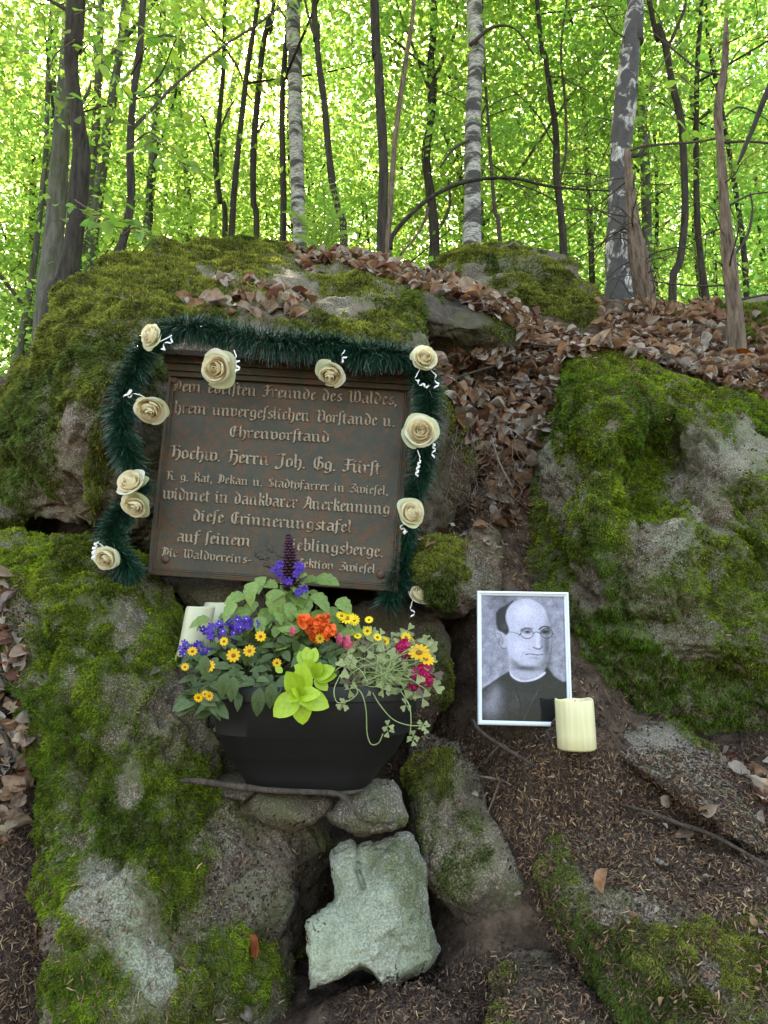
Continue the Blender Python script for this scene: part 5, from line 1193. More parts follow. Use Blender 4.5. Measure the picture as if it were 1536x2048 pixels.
# the print: tones of an old photograph, drawn on a fine sheet
nu_, nv_ = 150, 216
UU, VV_ = np.meshgrid(np.linspace(0, 1, nu_), np.linspace(0, 1, nv_))
X = 235 + UU * (762 + 45 * VV_) + 12 * VV_; Y = 188 + VV_ * 1110
gn = fbm(np.c_[X.ravel() / 60, Y.ravel() / 60, 0 * X.ravel()], 1, 4).reshape(X.shape); gr_ = np.random.RandomState(4).normal(size=X.shape)
T = 0.53 + 0.06 * gn + 0.0 * X
T = T - 0.10 * np.exp(-((X - 420) / 120) ** 2 - ((Y - 250) / 200) ** 2)
def poly_mask(pts, soft=6.0):
    pts = np.array(pts, float); inside = np.zeros(X.shape, bool); dmin = np.full(X.shape, 1e9)
    for a, b in zip(pts, np.roll(pts, -1, 0)):
        c = ((a[1] > Y) != (b[1] > Y)) & (X < (b[0] - a[0]) * (Y - a[1]) / (b[1] - a[1] + 1e-9) + a[0]); inside ^= c
        ex, ey = b - a; t = np.clip(((X - a[0]) * ex + (Y - a[1]) * ey) / (ex * ex + ey * ey), 0, 1)
        dmin = np.minimum(dmin, np.hypot(X - a[0] - t * ex, Y - a[1] - t * ey))
    return np.clip(0.5 + np.where(inside, dmin, -dmin) / (2 * soft), 0, 1)
def fill(pts, v, soft=6, op=1.0):
    global T
    m = poly_mask(catmull(list(pts) + [pts[0]], 6)[:-1] if len(pts) > 5 else pts, soft) * op; T = T * (1 - m) + v * m
def blob(cx, cy, rx, ry, dv, ang=0):
    global T
    a = math.radians(ang); u = ((X - cx) * math.cos(a) + (Y - cy) * math.sin(a)) / rx; v = (-(X - cx) * math.sin(a) + (Y - cy) * math.cos(a)) / ry
    T = T + dv * np.exp(-(u * u + v * v))
def line(pts, w, v, op=1.0):
    global T
    pts = catmull(pts, 6) if len(pts) > 2 else np.array(pts, float); dm = np.full(X.shape, 1e9)
    for a, b in zip(pts[:-1], pts[1:]):
        ex, ey = b - a; t = np.clip(((X - a[0]) * ex + (Y - a[1]) * ey) / (ex * ex + ey * ey + 1e-9), 0, 1); dm = np.minimum(dm, np.hypot(X - a[0] - t * ex, Y - a[1] - t * ey))
    m = np.clip(1.2 - dm / w, 0, 1) * op; T = T * (1 - m) + v * m
# coat
fill([(500,870),(420,915),(330,975),(235,1060),(225,1330),(1075,1330),(1070,985),(990,945),(920,900),(870,840),(840,830),(800,900),(620,955),(540,920)], 0.16, 8)
blob(330, 1180, 130, 130, 0.32); blob(380, 1040, 80, 90, 0.20); blob(700, 1080, 70, 50, 0.06); blob(580, 1130, 60, 120, 0.10); T = np.where(T > 0.64, 0.64, T)
line([(560,1010),(610,1150),(600,1290)], 8, 0.08); line([(800,980),(720,1130),(640,1290)], 6, 0.33, .7); line([(530,960),(600,1030),(720,1040),(790,1000)], 6, 0.09)
# neck, head, ear
fill([(490,700),(505,860),(540,910),(620,945),(720,920),(830,855),(845,780),(700,760)], 0.62, 5)
fill([(470,330),(500,262),(560,226),(640,212),(720,224),(790,268),(835,330),(862,400),(880,470),(878,520),(888,570),(886,650),(872,730),(850,800),(800,842),(730,848),(650,825),(580,790),(520,740),(485,670),(468,560),(455,430)], 0.66, 5)
fill([(365,512),(395,503),(430,520),(468,560),(478,620),(470,662),(440,660),(410,632),(390,585),(368,545)], 0.62, 4)
line([(385,530),(420,545),(440,590),(430,630)], 7, 0.42, .8); blob(410, 590, 16, 30, -0.18); line([(366,512),(372,550),(392,592),(412,636),(440,662),(470,664)], 4, .3, .6)
# dark hair at the side and back
fill([(378,350),(400,312),(440,288),(490,262),(530,238),(480,300),(462,360),(468,420),(488,470),(492,515),(470,540),(440,520),(400,500),(378,440)], 0.17, 9)
blob(450, 470, 40, 34, 0.10); blob(540, 236, 60, 14, -0.12, -14)
# modelling of the face
blob(640, 330, 90, 80, 0.07); blob(850, 640, 38, 150, -0.28); blob(820, 800, 60, 40, -0.16); blob(680, 836, 120, 22, -0.30); blob(560, 800, 60, 26, -0.14, 30); blob(850, 420, 26, 90, -0.06)
blob(590, 640, 60, 60, 0.04); blob(760, 570, 16, 70, 0.06); blob(800, 600, 14, 60, -0.10)
line([(605,500),(650,478),(712,484)], 9, 0.30, .8); line([(775,486),(815,462),(872,468)], 9, 0.20, .85)
blob(668, 512, 36, 15, -0.36); blob(826, 508, 36, 19, -0.42); blob(672, 514, 12, 10, -.2); blob(824, 510, 12, 11, -.2); blob(868, 500, 14, 26, -0.16)
line([(725,648),(750,662),(790,662),(806,640)], 7, 0.26, .8); blob(770, 640, 20, 14, 0.06)
line([(650,716),(700,709),(760,716),(815,712)], 5, 0.22, .9); blob(745, 745, 60, 12, -0.10); line([(640,690),(620,730)], 6, 0.5, .5)
for (cx, cy, rx, ry) in ((664, 530, 57, 43), (846, 522, 54, 44)):
    th = np.linspace(0, 2 * math.pi, 28); line(list(zip(cx + rx * np.cos(th), cy + ry * np.sin(th))), 4.5, 0.20, .85)
line([(720,530),(745,512),(770,518),(793,526)], 4.5, 0.2, .85); line([(490,516),(540,520),(607,540)], 4, 0.28, .8); line([(607,530),(590,545)], 5, .2); line([(898,515),(908,528)], 5, .2)
# clerical collar
fill([(503,842),(520,882),(560,918),(630,944),(700,932),(770,905),(832,862),(838,884),(775,928),(700,952),(625,958),(560,940),(515,905)], 0.74, 4)
line([(600,922),(640,932),(690,926)], 4, .5)
T = T + 0.032 * gr_ + 0.02 * gn
T = 0.5 + (T - 0.5) * 1.35 + 0.0
rgb = np.stack([T * 0.95, T * 0.93, T * 1.04], -1).clip(0.03, 0.9) ** 2.1 * 1.15
pv = FO + (e + (FW_ - 2 * e) * UU.ravel())[:, None] * FX + (FH - e - (FH - 2 * e) * VV_.ravel())[:, None] * FY + FN * 0.0005
M_PRINT = vcol('photographic_print', 0.5, spec=0.2)
solid('portrait_print', pv, gridF(nv_, nu_)[:, ::-1].copy(), M_PRINT, parent=pf, colr=rgb.reshape(-1, 3), smooth=False)
gm = bpy.data.materials.new('glass_pane'); gm.use_nodes = True; nt = gm.node_tree; nt.nodes.clear()
tr = nt.nodes.new('ShaderNodeBsdfTransparent'); gs = nt.nodes.new('ShaderNodeBsdfGlossy'); gs.inputs['Roughness'].default_value = 0.03
fz = nt.nodes.new('ShaderNodeFresnel'); fz.inputs[0].default_value = 1.22; mx = nt.nodes.new('ShaderNodeMixShader'); oo = nt.nodes.new('ShaderNodeOutputMaterial')
nt.links.new(fz.outputs[0], mx.inputs[0]); nt.links.new(tr.outputs[0], mx.inputs[1]); nt.links.new(gs.outputs[0], mx.inputs[2]); nt.links.new(mx.outputs[0], oo.inputs[0])
solid('glass_pane', [fr_(e, e, .0035), fr_(FW_ - e, e, .0035), fr_(FW_ - e, FH - e, .0035), fr_(e, FH - e, .0035)], [(0, 1, 2, 3)], gm, parent=pf, smooth=False)

# ================================================================== CANDLES
def candle_mat(name, c, streak):
    m, nt, b = nodes(name); tc = N(nt, 'ShaderNodeTexCoord'); mp = N(nt, 'ShaderNodeMapping'); mp.inputs['Scale'].default_value = (1, 1, .03)
    nt.links.new(tc.outputs['Object'], mp.inputs[0]); a = noise(nt, mp.outputs[0], 130, 3, .6)
    nt.links.new(ramp(nt, a, [(0.35, tuple(x * (1 - streak) for x in c)), (0.65, c)]), b.inputs['Base Color'])
    b.inputs['Subsurface Weight'].default_value = 0.5; b.inputs['Subsurface Radius'].default_value = (0.02, 0.014, 0.006); b.inputs['Subsurface Scale'].default_value = 0.5
    b.inputs['Roughness'].default_value = 0.35; b.inputs['Specular IOR Level'].default_value = 0.45; return m
M_WAX = candle_mat('ivory_wax', (0.74, 0.66, 0.38), 0.16); M_WAX2 = candle_mat('pale_wax', (0.52, 0.49, 0.32), 0.03)
M_DARK = simple('wick', (0.02, 0.018, 0.015), 0.8)
def candle(label, px, py, wpx, hpx, d, mat, lean=(0, 0), wavy=0.0, rim=0.004):
    base = P(px, py, d); R = wpx * d / FPX / 2; H = hpx * d / FPX
    t = thing('candle', label, 'candle', base); ns = 48; V = []; F = []
    def pos(r_, z, a): return base + np.array([r_ * math.cos(a) + lean[0] * z, r_ * math.sin(a) + lean[1] * z, z])
    rings = [(0, 0, 0), (R * .9, 0, 0), (R, .004, 0), (R, H * .3, 0), (R, H * .6, 0), (R, H - .004, 1), (R - .0015, H, 1), (R - rim, H - .001, 1), (R - rim - .002, H - .012, 0), (0.001, H - .014, 0)]
    for (r_, z, w) in rings:
        for k in range(ns):
            a = 2 * math.pi * k / ns; V.append(pos(r_, z + w * wavy * (math.sin(a * 2 + 1) + .6 * math.sin(a * 5)), a))
    solid('wax', V, [tuple(q) for q in gridF(len(rings), ns, True).tolist()], mat, parent=t)
    V, F = tube([pos(0, H - .015, 0), pos(.001, H - .008, 0), pos(.002, H - .002, 0)], [.0012, .0012, .0008], 6, 3); solid('wick', V, fixquads(F), M_DARK, parent=t)
candle('ivory pillar candle with a wavy rim standing in front of the portrait frame', 1154, 1499, 77, 98, 1.49, M_WAX, (-.02, .02), 0.0016)
candle('shiny white pillar candle leaning beside the left end of the planter', 383, 1314, 58, 100, 1.60, M_WAX2, (.14, .05), 0.0004, .003)
candle('white pillar candle half hidden behind the leaning one', 424, 1300, 60, 94, 1.72, M_WAX2, (.12, .05), 0.0004, .003)

# ================================================================== PLANTER
M_POT = simple('black_plastic', (0.010, 0.009, 0.0085), 0.55, 0.15, 40, spec=0.4, bmp=0.05)
PYC = 1.575; bz = float(PY(612, 1584, 1.49)[2]); tz = float(PY(612, 1374, 1.43)[2]); HP = tz - bz
pcx = float(PY(622, 1400, 1.43)[0]); pbx = float(PY(610, 1580, 1.49)[0])
pot = thing('planter', 'black plastic planter overflowing with summer flowers below the plaque', 'planter', ((pcx + pbx) / 2, PYC, bz))
prof = [(0, .112, .080), (.02, .120, .086), (.13, .134, .094), (.32, .163, .112), (.33, .166, .114), (.52, .184, .125), (.53, .187, .127), (.70, .194, .132), (.71, .196, .133), (.85, .199, .136), (.855, .205, .141), (.86, .210, .144), (.985, .212, .146), (1.0, .210, .145), (1.0, .200, .137), (.9, .194, .131)]
ns_ = 96; V = []
for z, a, b in prof:
    for k in range(ns_):
        th = 2 * math.pi * k / ns_; c, s = math.cos(th), math.sin(th); q = 2 / 3.0
        cx = pbx + (pcx - pbx) * z
        V.append((cx + a * abs(c) ** q * (1 if c > 0 else -1), PYC + b * abs(s) ** q * (1 if s > 0 else -1), bz + HP * z))
F = [tuple(q) for q in gridF(len(prof), ns_, True).tolist()]; F.append(tuple(range(ns_))[::-1])
po = solid('pot', V, F, M_POT, parent=pot)
mo_ = po.modifiers.new('edge', 'EDGE_SPLIT'); mo_.split_angle = math.radians(40)
V = []
for rr in (1.0, .7, .35, .01):
    for k in range(48):
        th = 2 * math.pi * k / 48; c, s = math.cos(th), math.sin(th); q = 2 / 3.0
        V.append((pcx + .196 * rr * abs(c) ** q * (1 if c > 0 else -1), PYC + .133 * rr * abs(s) ** q * (1 if s > 0 else -1), bz + HP * .93 + .012 * rnd.random()))
solid('potting_soil', V, [tuple(q) for q in gridF(4, 48, True).tolist()], M_SOIL, parent=pot)

# ================================================================== PLANTS IN THE PLANTER
def mleaf(name, c, c2=None, trans=0.35, rough=0.45):
    return simple(name, c, rough, 0.25, 9, c2, trans=trans, spec=0.4)
M_SALV = mleaf('salvia_leaf', (0.27, 0.38, 0.095), (0.14, 0.22, 0.045)); M_ZIN = mleaf('creeping_leaf', (0.115, 0.165, 0.05), (0.06, 0.095, 0.03))
M_LIME = mleaf('lime_leaf', (0.42, 0.55, 0.035), (0.30, 0.45, 0.03), 0.3, 0.35); M_CLOV = mleaf('clover_leaf', (0.40, 0.40, 0.20), (0.19, 0.24, 0.06)); M_CLOVD = mleaf('clover_dark', (0.16, 0.05, 0.06), (0.10, 0.12, 0.05))
M_CSTEM = simple('pale_green_stem', (0.26, 0.32, 0.12), 0.5, 0.2); M_STEM = simple('dark_green_stem', (0.06, 0.08, 0.03), 0.6, 0.2)
M_PURP = simple('violet_petal', (0.10, 0.04, 0.40), 0.5, 0.3, trans=0.25); M_MAUVE = simple('purple_brown_calyx', (0.075, 0.025, 0.045), 0.55, 0.3)
M_YEL = simple('yellow_petal', (0.85, 0.46, 0.012), 0.5, 0.15, trans=0.2); M_YEL2 = simple('bright_yellow_petal', (0.88, 0.62, 0.02), 0.5, 0.1, trans=0.2); M_EYE = simple('flower_eye', (0.30, 0.11, 0.01), 0.8, 0.3)
M_ORA = simple('orange_petal', (0.85, 0.13, 0.02), 0.5, 0.2, trans=0.2); M_PINK = simple('pink_petal', (0.75, 0.13, 0.22), 0.5, 0.2, trans=0.2); M_MAG = simple('magenta_petal', (0.50, 0.012, 0.10), 0.5, 0.25, trans=0.2)
LS = [blade('leaf', M_SALV, 0.36, 0.30, c, 8, 0.75, 0.16) for c in (0.12, 0.3, 0.45)]
LZ = [blade('leaf', M_ZIN, 0.26, 0.35, c, 5, 0.8) for c in (0.1, 0.25, 0.4)]
LL = [blade('leaf', M_LIME, 0.36, 0.30, c, 9, 0.9) for c in (0.10, 0.22)]
LLB = blade('leaf', M_SALV, 0.10, 0.2, 0.2, 4)
def hdepth(py, lo=1.40): return lo + max(0, 1400 - py) / 150 * 0.13
def heart(name, mat):
    V = [(0, 0, 0), (-.16, .30, .03), (-.42, .72, .06), (-.30, .98, .03), (0, .86, 0), (.30, .98, .03), (.42, .72, .06), (.16, .30, .03)]
    return mesh_py(name, V, [(0, 4, 3, 2, 1), (0, 7, 6, 5, 4)], mat)
HC = heart('leaflet', M_CLOV); HD = heart('leaflet', M_CLOVD)
def strip_petals(n, L, w, mat, name='petal', z=0.15, notch=False):
    V = []; F = []
    for k in range(n):
        a = 2 * math.pi * k / n; c, s = math.cos(a), math.sin(a); b0 = len(V)
        for (r_, ww, zz) in ((.12, .3, 0), (.5, 1, z * .6), (.85, .9, z), (1.0, .35, z * .8)):
            for sg in (-1, 1): V.append((r_ * L * c - sg * ww * w / 2 * s, r_ * L * s + sg * ww * w / 2 * c, zz * L))
        F += [(b0 + 2 * q, b0 + 2 * q + 1, b0 + 2 * q + 3, b0 + 2 * q + 2) for q in range(3)]
    return mesh_py(name, V, F, mat)
def dome(r_, h, mat, name='centre'):
    V = []; 
    for k in range(4):
        for j in range(8): a = k / 3 * 1.5; V.append((r_ * math.cos(a) * math.cos(j * .785), r_ * math.cos(a) * math.sin(j * .785), h * math.sin(a)))
    return mesh_py(name, V, [tuple(q) for q in gridF(4, 8, True).tolist()], mat)
FZ = strip_petals(10, 1.0, .42, M_YEL); FZC = dome(.34, .22, M_EYE); FY1 = strip_petals(13, 1.0, .30, M_YEL2); FY2 = strip_petals(12, 1.0, .36, M_YEL); FL = strip_petals(5, 1.0, .62, M_PURP); FLC = dome(.16, .1, M_FRAME)
def flower(t, me, cme, pos, nrm, s, name='flower'):
    o = inst(name, me, frame_mat(pos, (rnd.uniform(-1, 1), rnd.uniform(-.2, .2), rnd.uniform(-1, 1)), nrm, s), t)
    if cme: c = bpy.data.objects.new('centre', cme); col.objects.link(c); c.parent = o
    return o
def camn(jx=.35, jz=.35, up=.35): return (rnd.gauss(0, jx), -1, up + rnd.gauss(0, jz))
def stems(t, lst, r_=.0012, mat=None):
    parts = []
    for a, b, sag in lst:
        a = np.array(a); b = np.array(b); m_ = (a + b) / 2 + np.array([rnd.uniform(-.01, .01), -.01, sag]); parts.append(tube([a, m_, b], [r_ * 1.2, r_, r_ * .8], 5, 5))
    V, F = join(parts); solid('stems', V, F, mat or M_STEM, parent=t)

# salvia: big toothed leaves and one dark flower spike
sv = thing('salvia', 'tall salvia with toothed green leaves and one dark purple flower spike', 'flower', P(590, 1330, 1.56))
root = P(590, 1345, 1.57); tops = [P(500, 1200, 1.53), P(545, 1190, 1.52), P(585, 1160, 1.52), P(640, 1190, 1.53), P(680, 1215, 1.54), P(470, 1235, 1.51), P(610, 1230, 1.50)]
stems(sv, [(root, q, .02) for q in tops] + [(root, P(575, 1075, 1.52), 0)], .0022)
for (x, y, L, dx, dy) in ((500,1183,48,-.3,.9),(552,1205,62,.1,1),(478,1232,52,-.9,.6),(600,1180,52,.6,.6),(578,1160,44,-.6,.3),(655,1162,60,1,.15),(690,1212,46,.7,.7),(470,1195,46,-1,.2),(643,1200,52,.8,.5),(567,1240,56,.1,1),
                       (610,1215,58,-.2,1),(520,1162,40,-.3,.5),(540,1170,44,.7,.1),(620,1160,40,.7,-.1),(455,1222,44,-.9,.8),(668,1232,44,.6,.9),(530,1235,48,-.4,.9),(640,1240,46,.4,1),(500,1215,44,-.7,.6),(585,1195,44,.1,.8),
                       (600,1150,34,.2,-.7),(700,1235,36,.8,.7),(445,1240,36,-.7,.9),(560,1185,40,-.8,.1),(520,1250,40,0,1),(590,1262,44,.2,1)):
    d_ = 1.50 + rnd.uniform(-.025, .03) + (1240 - y) * .0002; p = P(x - dx * L * .45, y - dy * L * .45, d_ + .01); q = P(x + dx * L * .5, y + dy * L * .5, d_ - .02)
    inst('leaf', LS[rnd.randint(0, 2)], frame_mat(p, q - p, (rnd.uniform(-.3, .3), -.75, .75), L * 0.98 * d_ / FPX), sv)
for k in range(46):
    x = rnd.gauss(578, 60); y = 1262 - abs(rnd.gauss(0, 1)) * 42 * max(.2, 1 - abs(x - 578) / 140); a = math.atan2(1.0, (x - 578) / 60 + rnd.gauss(0, .5)); L = rnd.uniform(28, 46)
    d_ = 1.52 + rnd.uniform(-.02, .04); p = P(x, y, d_); dr = np.array([math.cos(a), -.35, -math.sin(a) * rnd.uniform(.1, .9)])
    inst('leaf', LS[rnd.randint(0, 2)], frame_mat(p, dr, (rnd.uniform(-.4, .4), -.7, .8), L * d_ / FPX), sv)
sp_parts = []; c0 = P(577, 1072, 1.52); c1 = P(583, 1175, 1.53)
for k in range(150):
    u = (k // 8) / 18.5; a = k * 2.4; p = c0 * (1 - u) + c1 * u; r_ = .006 + .014 * min(1, u * 1.5); d_ = np.array([math.cos(a), math.sin(a), .35 - .5 * u]); q = p + d_ * r_ * (0.8 + .5 * rnd.random())
    sp_parts.append(tube([p, p + d_ * r_ * .6 + (0, 0, .001), q], [.0009, .0034, .0006], 5, 2))
V, F = join(sp_parts); solid('flower_spike', V, F, M_MAUVE, parent=sv)
for (x, y) in ((548, 1140), (556, 1132), (598, 1134), (604, 1140), (590, 1147), (562, 1150), (612, 1182), (600, 1186), (574, 1160)):
    for q in range(2): flower(sv, FL, None, P(x + rnd.uniform(-5, 5), y + rnd.uniform(-4, 4), 1.50), camn(.8, .5), .0085)
# lobelia
lo = thing('lobelia', 'violet-blue lobelia flowers at the left rear of the planter', 'flower', P(450, 1330, 1.56)); st = []
for k in range(95):
    if k < 60: x, y = rnd.gauss(470, 22), rnd.gauss(1250, 10)
    else: x, y = rnd.gauss(386, 12), rnd.gauss(1297, 7)
    if rnd.random() < .12: x, y = rnd.uniform(400, 450), 1285 - (rnd.uniform(0, 25))
    d_ = 1.49 + rnd.uniform(-.02, .03); p = P(x, y, d_)
    flower(lo, FL, FLC if k % 3 == 0 else None, p, camn(.5, .5, .6), rnd.uniform(.0065, .0095)); st.append((P(x * .5 + 230, 1330, 1.54), p, .01))
    if k % 2: inst('leaf', LLB, frame_mat(P(x + rnd.uniform(-14, 14), y + rnd.uniform(4, 26), d_ + .01), (rnd.uniform(-.5, .5), -.2, 1), camn(), .022), lo)
stems(lo, st[::2], .0007)
# creeping zinnia
zi = thing('creeping_zinnia', 'trailing plant with small yellow daisy flowers and dark green leaves, left half of the planter', 'flower', P(470, 1370, 1.50)); st = []
for k in range(255):
    u = rnd.random(); x = 372 + 310 * u; top = 1292 - 40 * math.sin(u * 3.0); y = top + (1400 - top) * rnd.random() ** 1.1
    if x < 440: y = rnd.uniform(1300, 1425)
    if 500 < x < 560 and y > 1360 and rnd.random() < .5: y -= 30
    if x > 600 and y > 1350: y -= 60
    d_ = hdepth(y, 1.385) + rnd.uniform(-.01, .03); a = rnd.uniform(0, 6.28)
    p = P(x, y, d_); dr = np.array([math.cos(a), -.5, .5 * math.sin(a) - .45 * (y > 1340) + .1])
    inst('leaf', LZ[rnd.randint(0, 2)], frame_mat(p, dr, (rnd.gauss(0, .35), -.8, .7), rnd.uniform(.022, .036)), zi)
    if k % 4 == 0: st.append((P(480 + (x - 480) * .3, 1372, 1.50), p, .008))
for (x, y, L) in ((452,1365,.045),(468,1372,.045),(520,1395,.05),(545,1385,.045),(430,1405,.04),(410,1330,.04)): inst('leaf', LZ[1], frame_mat(P(x, y - 20, 1.38), (rnd.uniform(-.2, .2), -.15, -1), (.1, -1, .2), L), zi)
stems(zi, st, .001)
for (x, y, s) in ((521,1273,11.5),(499,1302,12.5),(467,1311,14),(419,1333,12),(448,1283,9),(554,1326,9),(640,1277,10),(385,1303,10),(397,1395,9),(419,1392,9),(370,1334,8),(410,1388,7)):
    flower(zi, FZ, FZC, P(x, y, hdepth(y, 1.385) - .035), (rnd.gauss(0, .2), -1, .25 + rnd.gauss(0, .2)), s * 1.4 / FPX * 1.05)
# orange begonia, pink blooms, magenta blooms: ruffled heads
def ruffle(name, mat, n, r_, seed):
    rr = random.Random(seed); V = []; F = []
    for k in range(n):
        a = rr.uniform(0, 6.28); e_ = rr.uniform(.1, 1.4); c = Vector((math.cos(a) * math.cos(e_), math.sin(a) * math.cos(e_), math.sin(e_))) * r_ * rr.uniform(.55, .95)
        nx = (c.normalized() + Vector((rr.gauss(0, .4), rr.gauss(0, .4), rr.gauss(0, .4)))).normalized(); t1 = nx.orthogonal().normalized(); t2 = nx.cross(t1); b0 = len(V); w = r_ * rr.uniform(.3, .48)
        V.append(c); m_ = 8
        for j in range(m_): V.append(c + (t1 * math.cos(j * .785) + t2 * math.sin(j * .785)) * w + nx * w * (.28 + .22 * math.sin(j * 2.4 + k)))
        F += [(b0, b0 + 1 + j, b0 + 1 + (j + 1) % m_) for j in range(m_)]
    return mesh_py(name, V, F, mat)
RO = [ruffle('flower', M_ORA, 26, 1, 1), ruffle('flower', M_ORA, 26, 1, 2)]; RP = ruffle('flower', M_PINK, 20, 1, 3); RM = ruffle('flower', M_MAG, 40, 1, 4)
og = thing('begonia', 'orange-red double begonia blooms in the middle of the planter', 'flower', P(635, 1330, 1.54))
for q, (x, y, s) in enumerate(((608,1243,17),(636,1250,19),(632,1275,15),(658,1262,17),(648,1240,13),(620,1258,13))): inst('flower', RO[q % 2], frame_mat(P(x, y, 1.465 + .004 * (q % 3)), (rnd.uniform(-1, 1), 0, 1), camn(.2, .2, .3), s * 1.47 / FPX), og)
stems(og, [(P(635, 1340, 1.54), P(x, y, 1.475), .0) for x, y in ((608, 1245), (636, 1250), (658, 1262))], .0018)
for (x, y, a) in ((590,1270,2.6),(610,1290,4),(660,1290,5),(680,1270,.3),(640,1300,4.6),(585,1285,3.4),(600,1262,2.9)): inst('leaf', LS[1], frame_mat(P(x, y, 1.48), (math.cos(a), -.3, math.sin(a)), (0, -.8, .7), .034), og)
pk = thing('pink_flower', 'small pink double flowers between the orange blooms and the clover', 'flower', P(695, 1330, 1.52))
for (x, y, s) in ((680,1278,10),(697,1285,12),(585,1262,8)): inst('flower', RP, frame_mat(P(x, y, 1.455), (0, 0, 1), camn(), s * 1.45 / FPX), pk)
stems(pk, [(P(690, 1335, 1.52), P(x, y, 1.46), 0) for x, y in ((680, 1278), (697, 1285))], .0012)
mg = thing('magenta_flower', 'deep magenta double blooms at the right end of the planter', 'flower', P(820, 1370, 1.50))
for (x, y, s) in ((842,1350,21),(832,1368,14),(808,1292,15),(795,1302,12),(812,1308,9),(857,1362,12)): inst('flower', RM, frame_mat(P(x, y, 1.425 if y > 1340 else 1.465), (0, 0, 1), camn(), s * 1.43 / FPX), mg)
stems(mg, [(P(815, 1375, 1.50), P(x, y, d_), 0) for x, y, d_ in ((842, 1352, 1.435), (808, 1294, 1.475), (795, 1302, 1.475))], .0014)
# yellow daisies
dy = thing('yellow_daisy', 'large golden daisies at the right rear of the planter', 'flower', P(780, 1350, 1.52))
for (x, y, s, me) in ((695,1237,17,FY1),(708,1240,12,FY1),(683,1232,12,FY1),(838,1306,22,FY2),(850,1318,20,FY2),(812,1275,12,FY1),(755,1275,10,FY1),(770,1283,10,FY1),(735,1262,10,FY1),(715,1272,9,FY1),(800,1283,11,FY1),(828,1283,9,FY1),(738,1240,9,FY1)):
    flower(dy, me, FZC, P(x, y, 1.475 if y < 1300 else 1.44), (rnd.uniform(-.3, .5), -.8, .7), s * 1.46 / FPX)
stems(dy, [(P(770, 1350, 1.52), P(x, y, 1.48), 0) for x, y in ((695, 1240), (838, 1308), (812, 1277), (755, 1277))], .0013)
# variegated clover: three-part leaves on pale trailing stems
cl = thing('variegated_clover', 'trailing clover with pale purple-marked leaves spilling over the right of the planter', 'plant', P(760, 1370, 1.50)); st = []; ncl = 0
def tri(x, y, d_, s, n_=None, me=HC):
    p = P(x, y, d_); a0 = rnd.uniform(0, 6.28); nn = Vector(n_ or camn(.5, .5, .5)).normalized(); t1 = nn.orthogonal().normalized(); t2 = nn.cross(t1)
    for k in range(3):
        a = a0 + k * 2.094 + rnd.uniform(-.2, .2); o = inst('leaflet', me, frame_mat(p, t1 * math.cos(a) + t2 * math.sin(a) - nn * .15, nn, s), cl)
    return p
for k in range(96):
    x = rnd.uniform(690, 868); y = 1245 + (x - 690) * .12 + rnd.random() ** 1.0 * (150 - (x - 690) * .1)
    if y > 1380: y -= 20
    p = tri(x, y, hdepth(y, 1.385) + rnd.uniform(-.02, .025), rnd.uniform(.015, .024), None, HC if rnd.random() < .8 else HD); st.append((P(740 + (x - 740) * .4, 1375, 1.49), p, .02))
for k in range(34):
    a = P(rnd.uniform(700, 800), rnd.uniform(1320, 1390), 1.43); st.append((a, P(rnd.uniform(690, 860), rnd.uniform(1290, 1385), 1.39), rnd.uniform(-.01, .03)))
stems(cl, st, .0008, M_CSTEM)
for path, ends in (([(700,1370,1.40),(722,1385,1.375),(732,1420,1.37),(734,1465,1.37),(742,1488,1.37),(757,1486,1.37),(766,1468,1.37)], (775, 1458)), ([(745,1385,1.40),(760,1410,1.375),(785,1438,1.37),(815,1450,1.37),(845,1452,1.375)], (850, 1452)),
                   ([(680,1350,1.40),(668,1380,1.375),(675,1405,1.37),(700,1400,1.37),(715,1385,1.37),(708,1370,1.37)], (685, 1412)), ([(800,1380,1.41),(818,1410,1.385),(822,1440,1.38),(820,1470,1.38)], (822, 1476)), ([(660,1350,1.38),(690,1330,1.36),(720,1340,1.36),(735,1365,1.36)], (700, 1325))):
    V, F = tube([P(*q) for q in path], [.0011] * len(path), 6, 8); solid('stem', V, fixquads(F), M_CSTEM, parent=cl)
    for q in range(2): tri(ends[0] + rnd.uniform(-6, 6), ends[1] + rnd.uniform(-6, 6), path[-1][2], .012, (rnd.uniform(-.4, .4), -1, rnd.uniform(.2, 1.0)), HC)
tri(690, 1335, 1.36, .020, (0, -1, .4)); tri(845, 1395, 1.39, .018, (.2, -1, .3), HC); tri(812, 1410, 1.385, .014)
# lime rosette
li_ = thing('lime_rosette', 'bright lime-green fleshy rosette hanging over the front rim of the planter', 'plant', P(605, 1392, 1.385)); ce = P(601, 1390, 1.345)
for (tx, ty, L, w) in ((545,1432,66,0),(605,1450,64,0),(656,1412,62,1),(573,1345,54,0),(606,1332,62,1)):
    p1 = P(tx, ty, 1.345 - .012); inst('leaf', LL[w], frame_mat(ce + (0, .004, 0), p1 - ce, (.12 * (tx - 600) / 60, -1, .25), (np.linalg.norm(p1 - ce) * 1.0,) * 3), li_)
for (tx, ty) in ((575,1398),(636,1385),(622,1410),(600,1372),(590,1378)):
    p1 = P(tx, ty, 1.325); inst('leaf', LL[1], frame_mat(ce - (0, .008, 0), p1 - ce, (0, -1, .4), np.linalg.norm(p1 - ce) * 1.0), li_)
c2_ = P(630, 1355, 1.38)
for (tx, ty) in ((672,1350),(655,1380),(610,1320),(590,1330),(640,1325),(668,1335)):
    p1 = P(tx, ty, 1.37); inst('leaf', LL[0], frame_mat(c2_, p1 - c2_, (0, -1, .5), np.linalg.norm(p1 - c2_) * 1.0), li_)
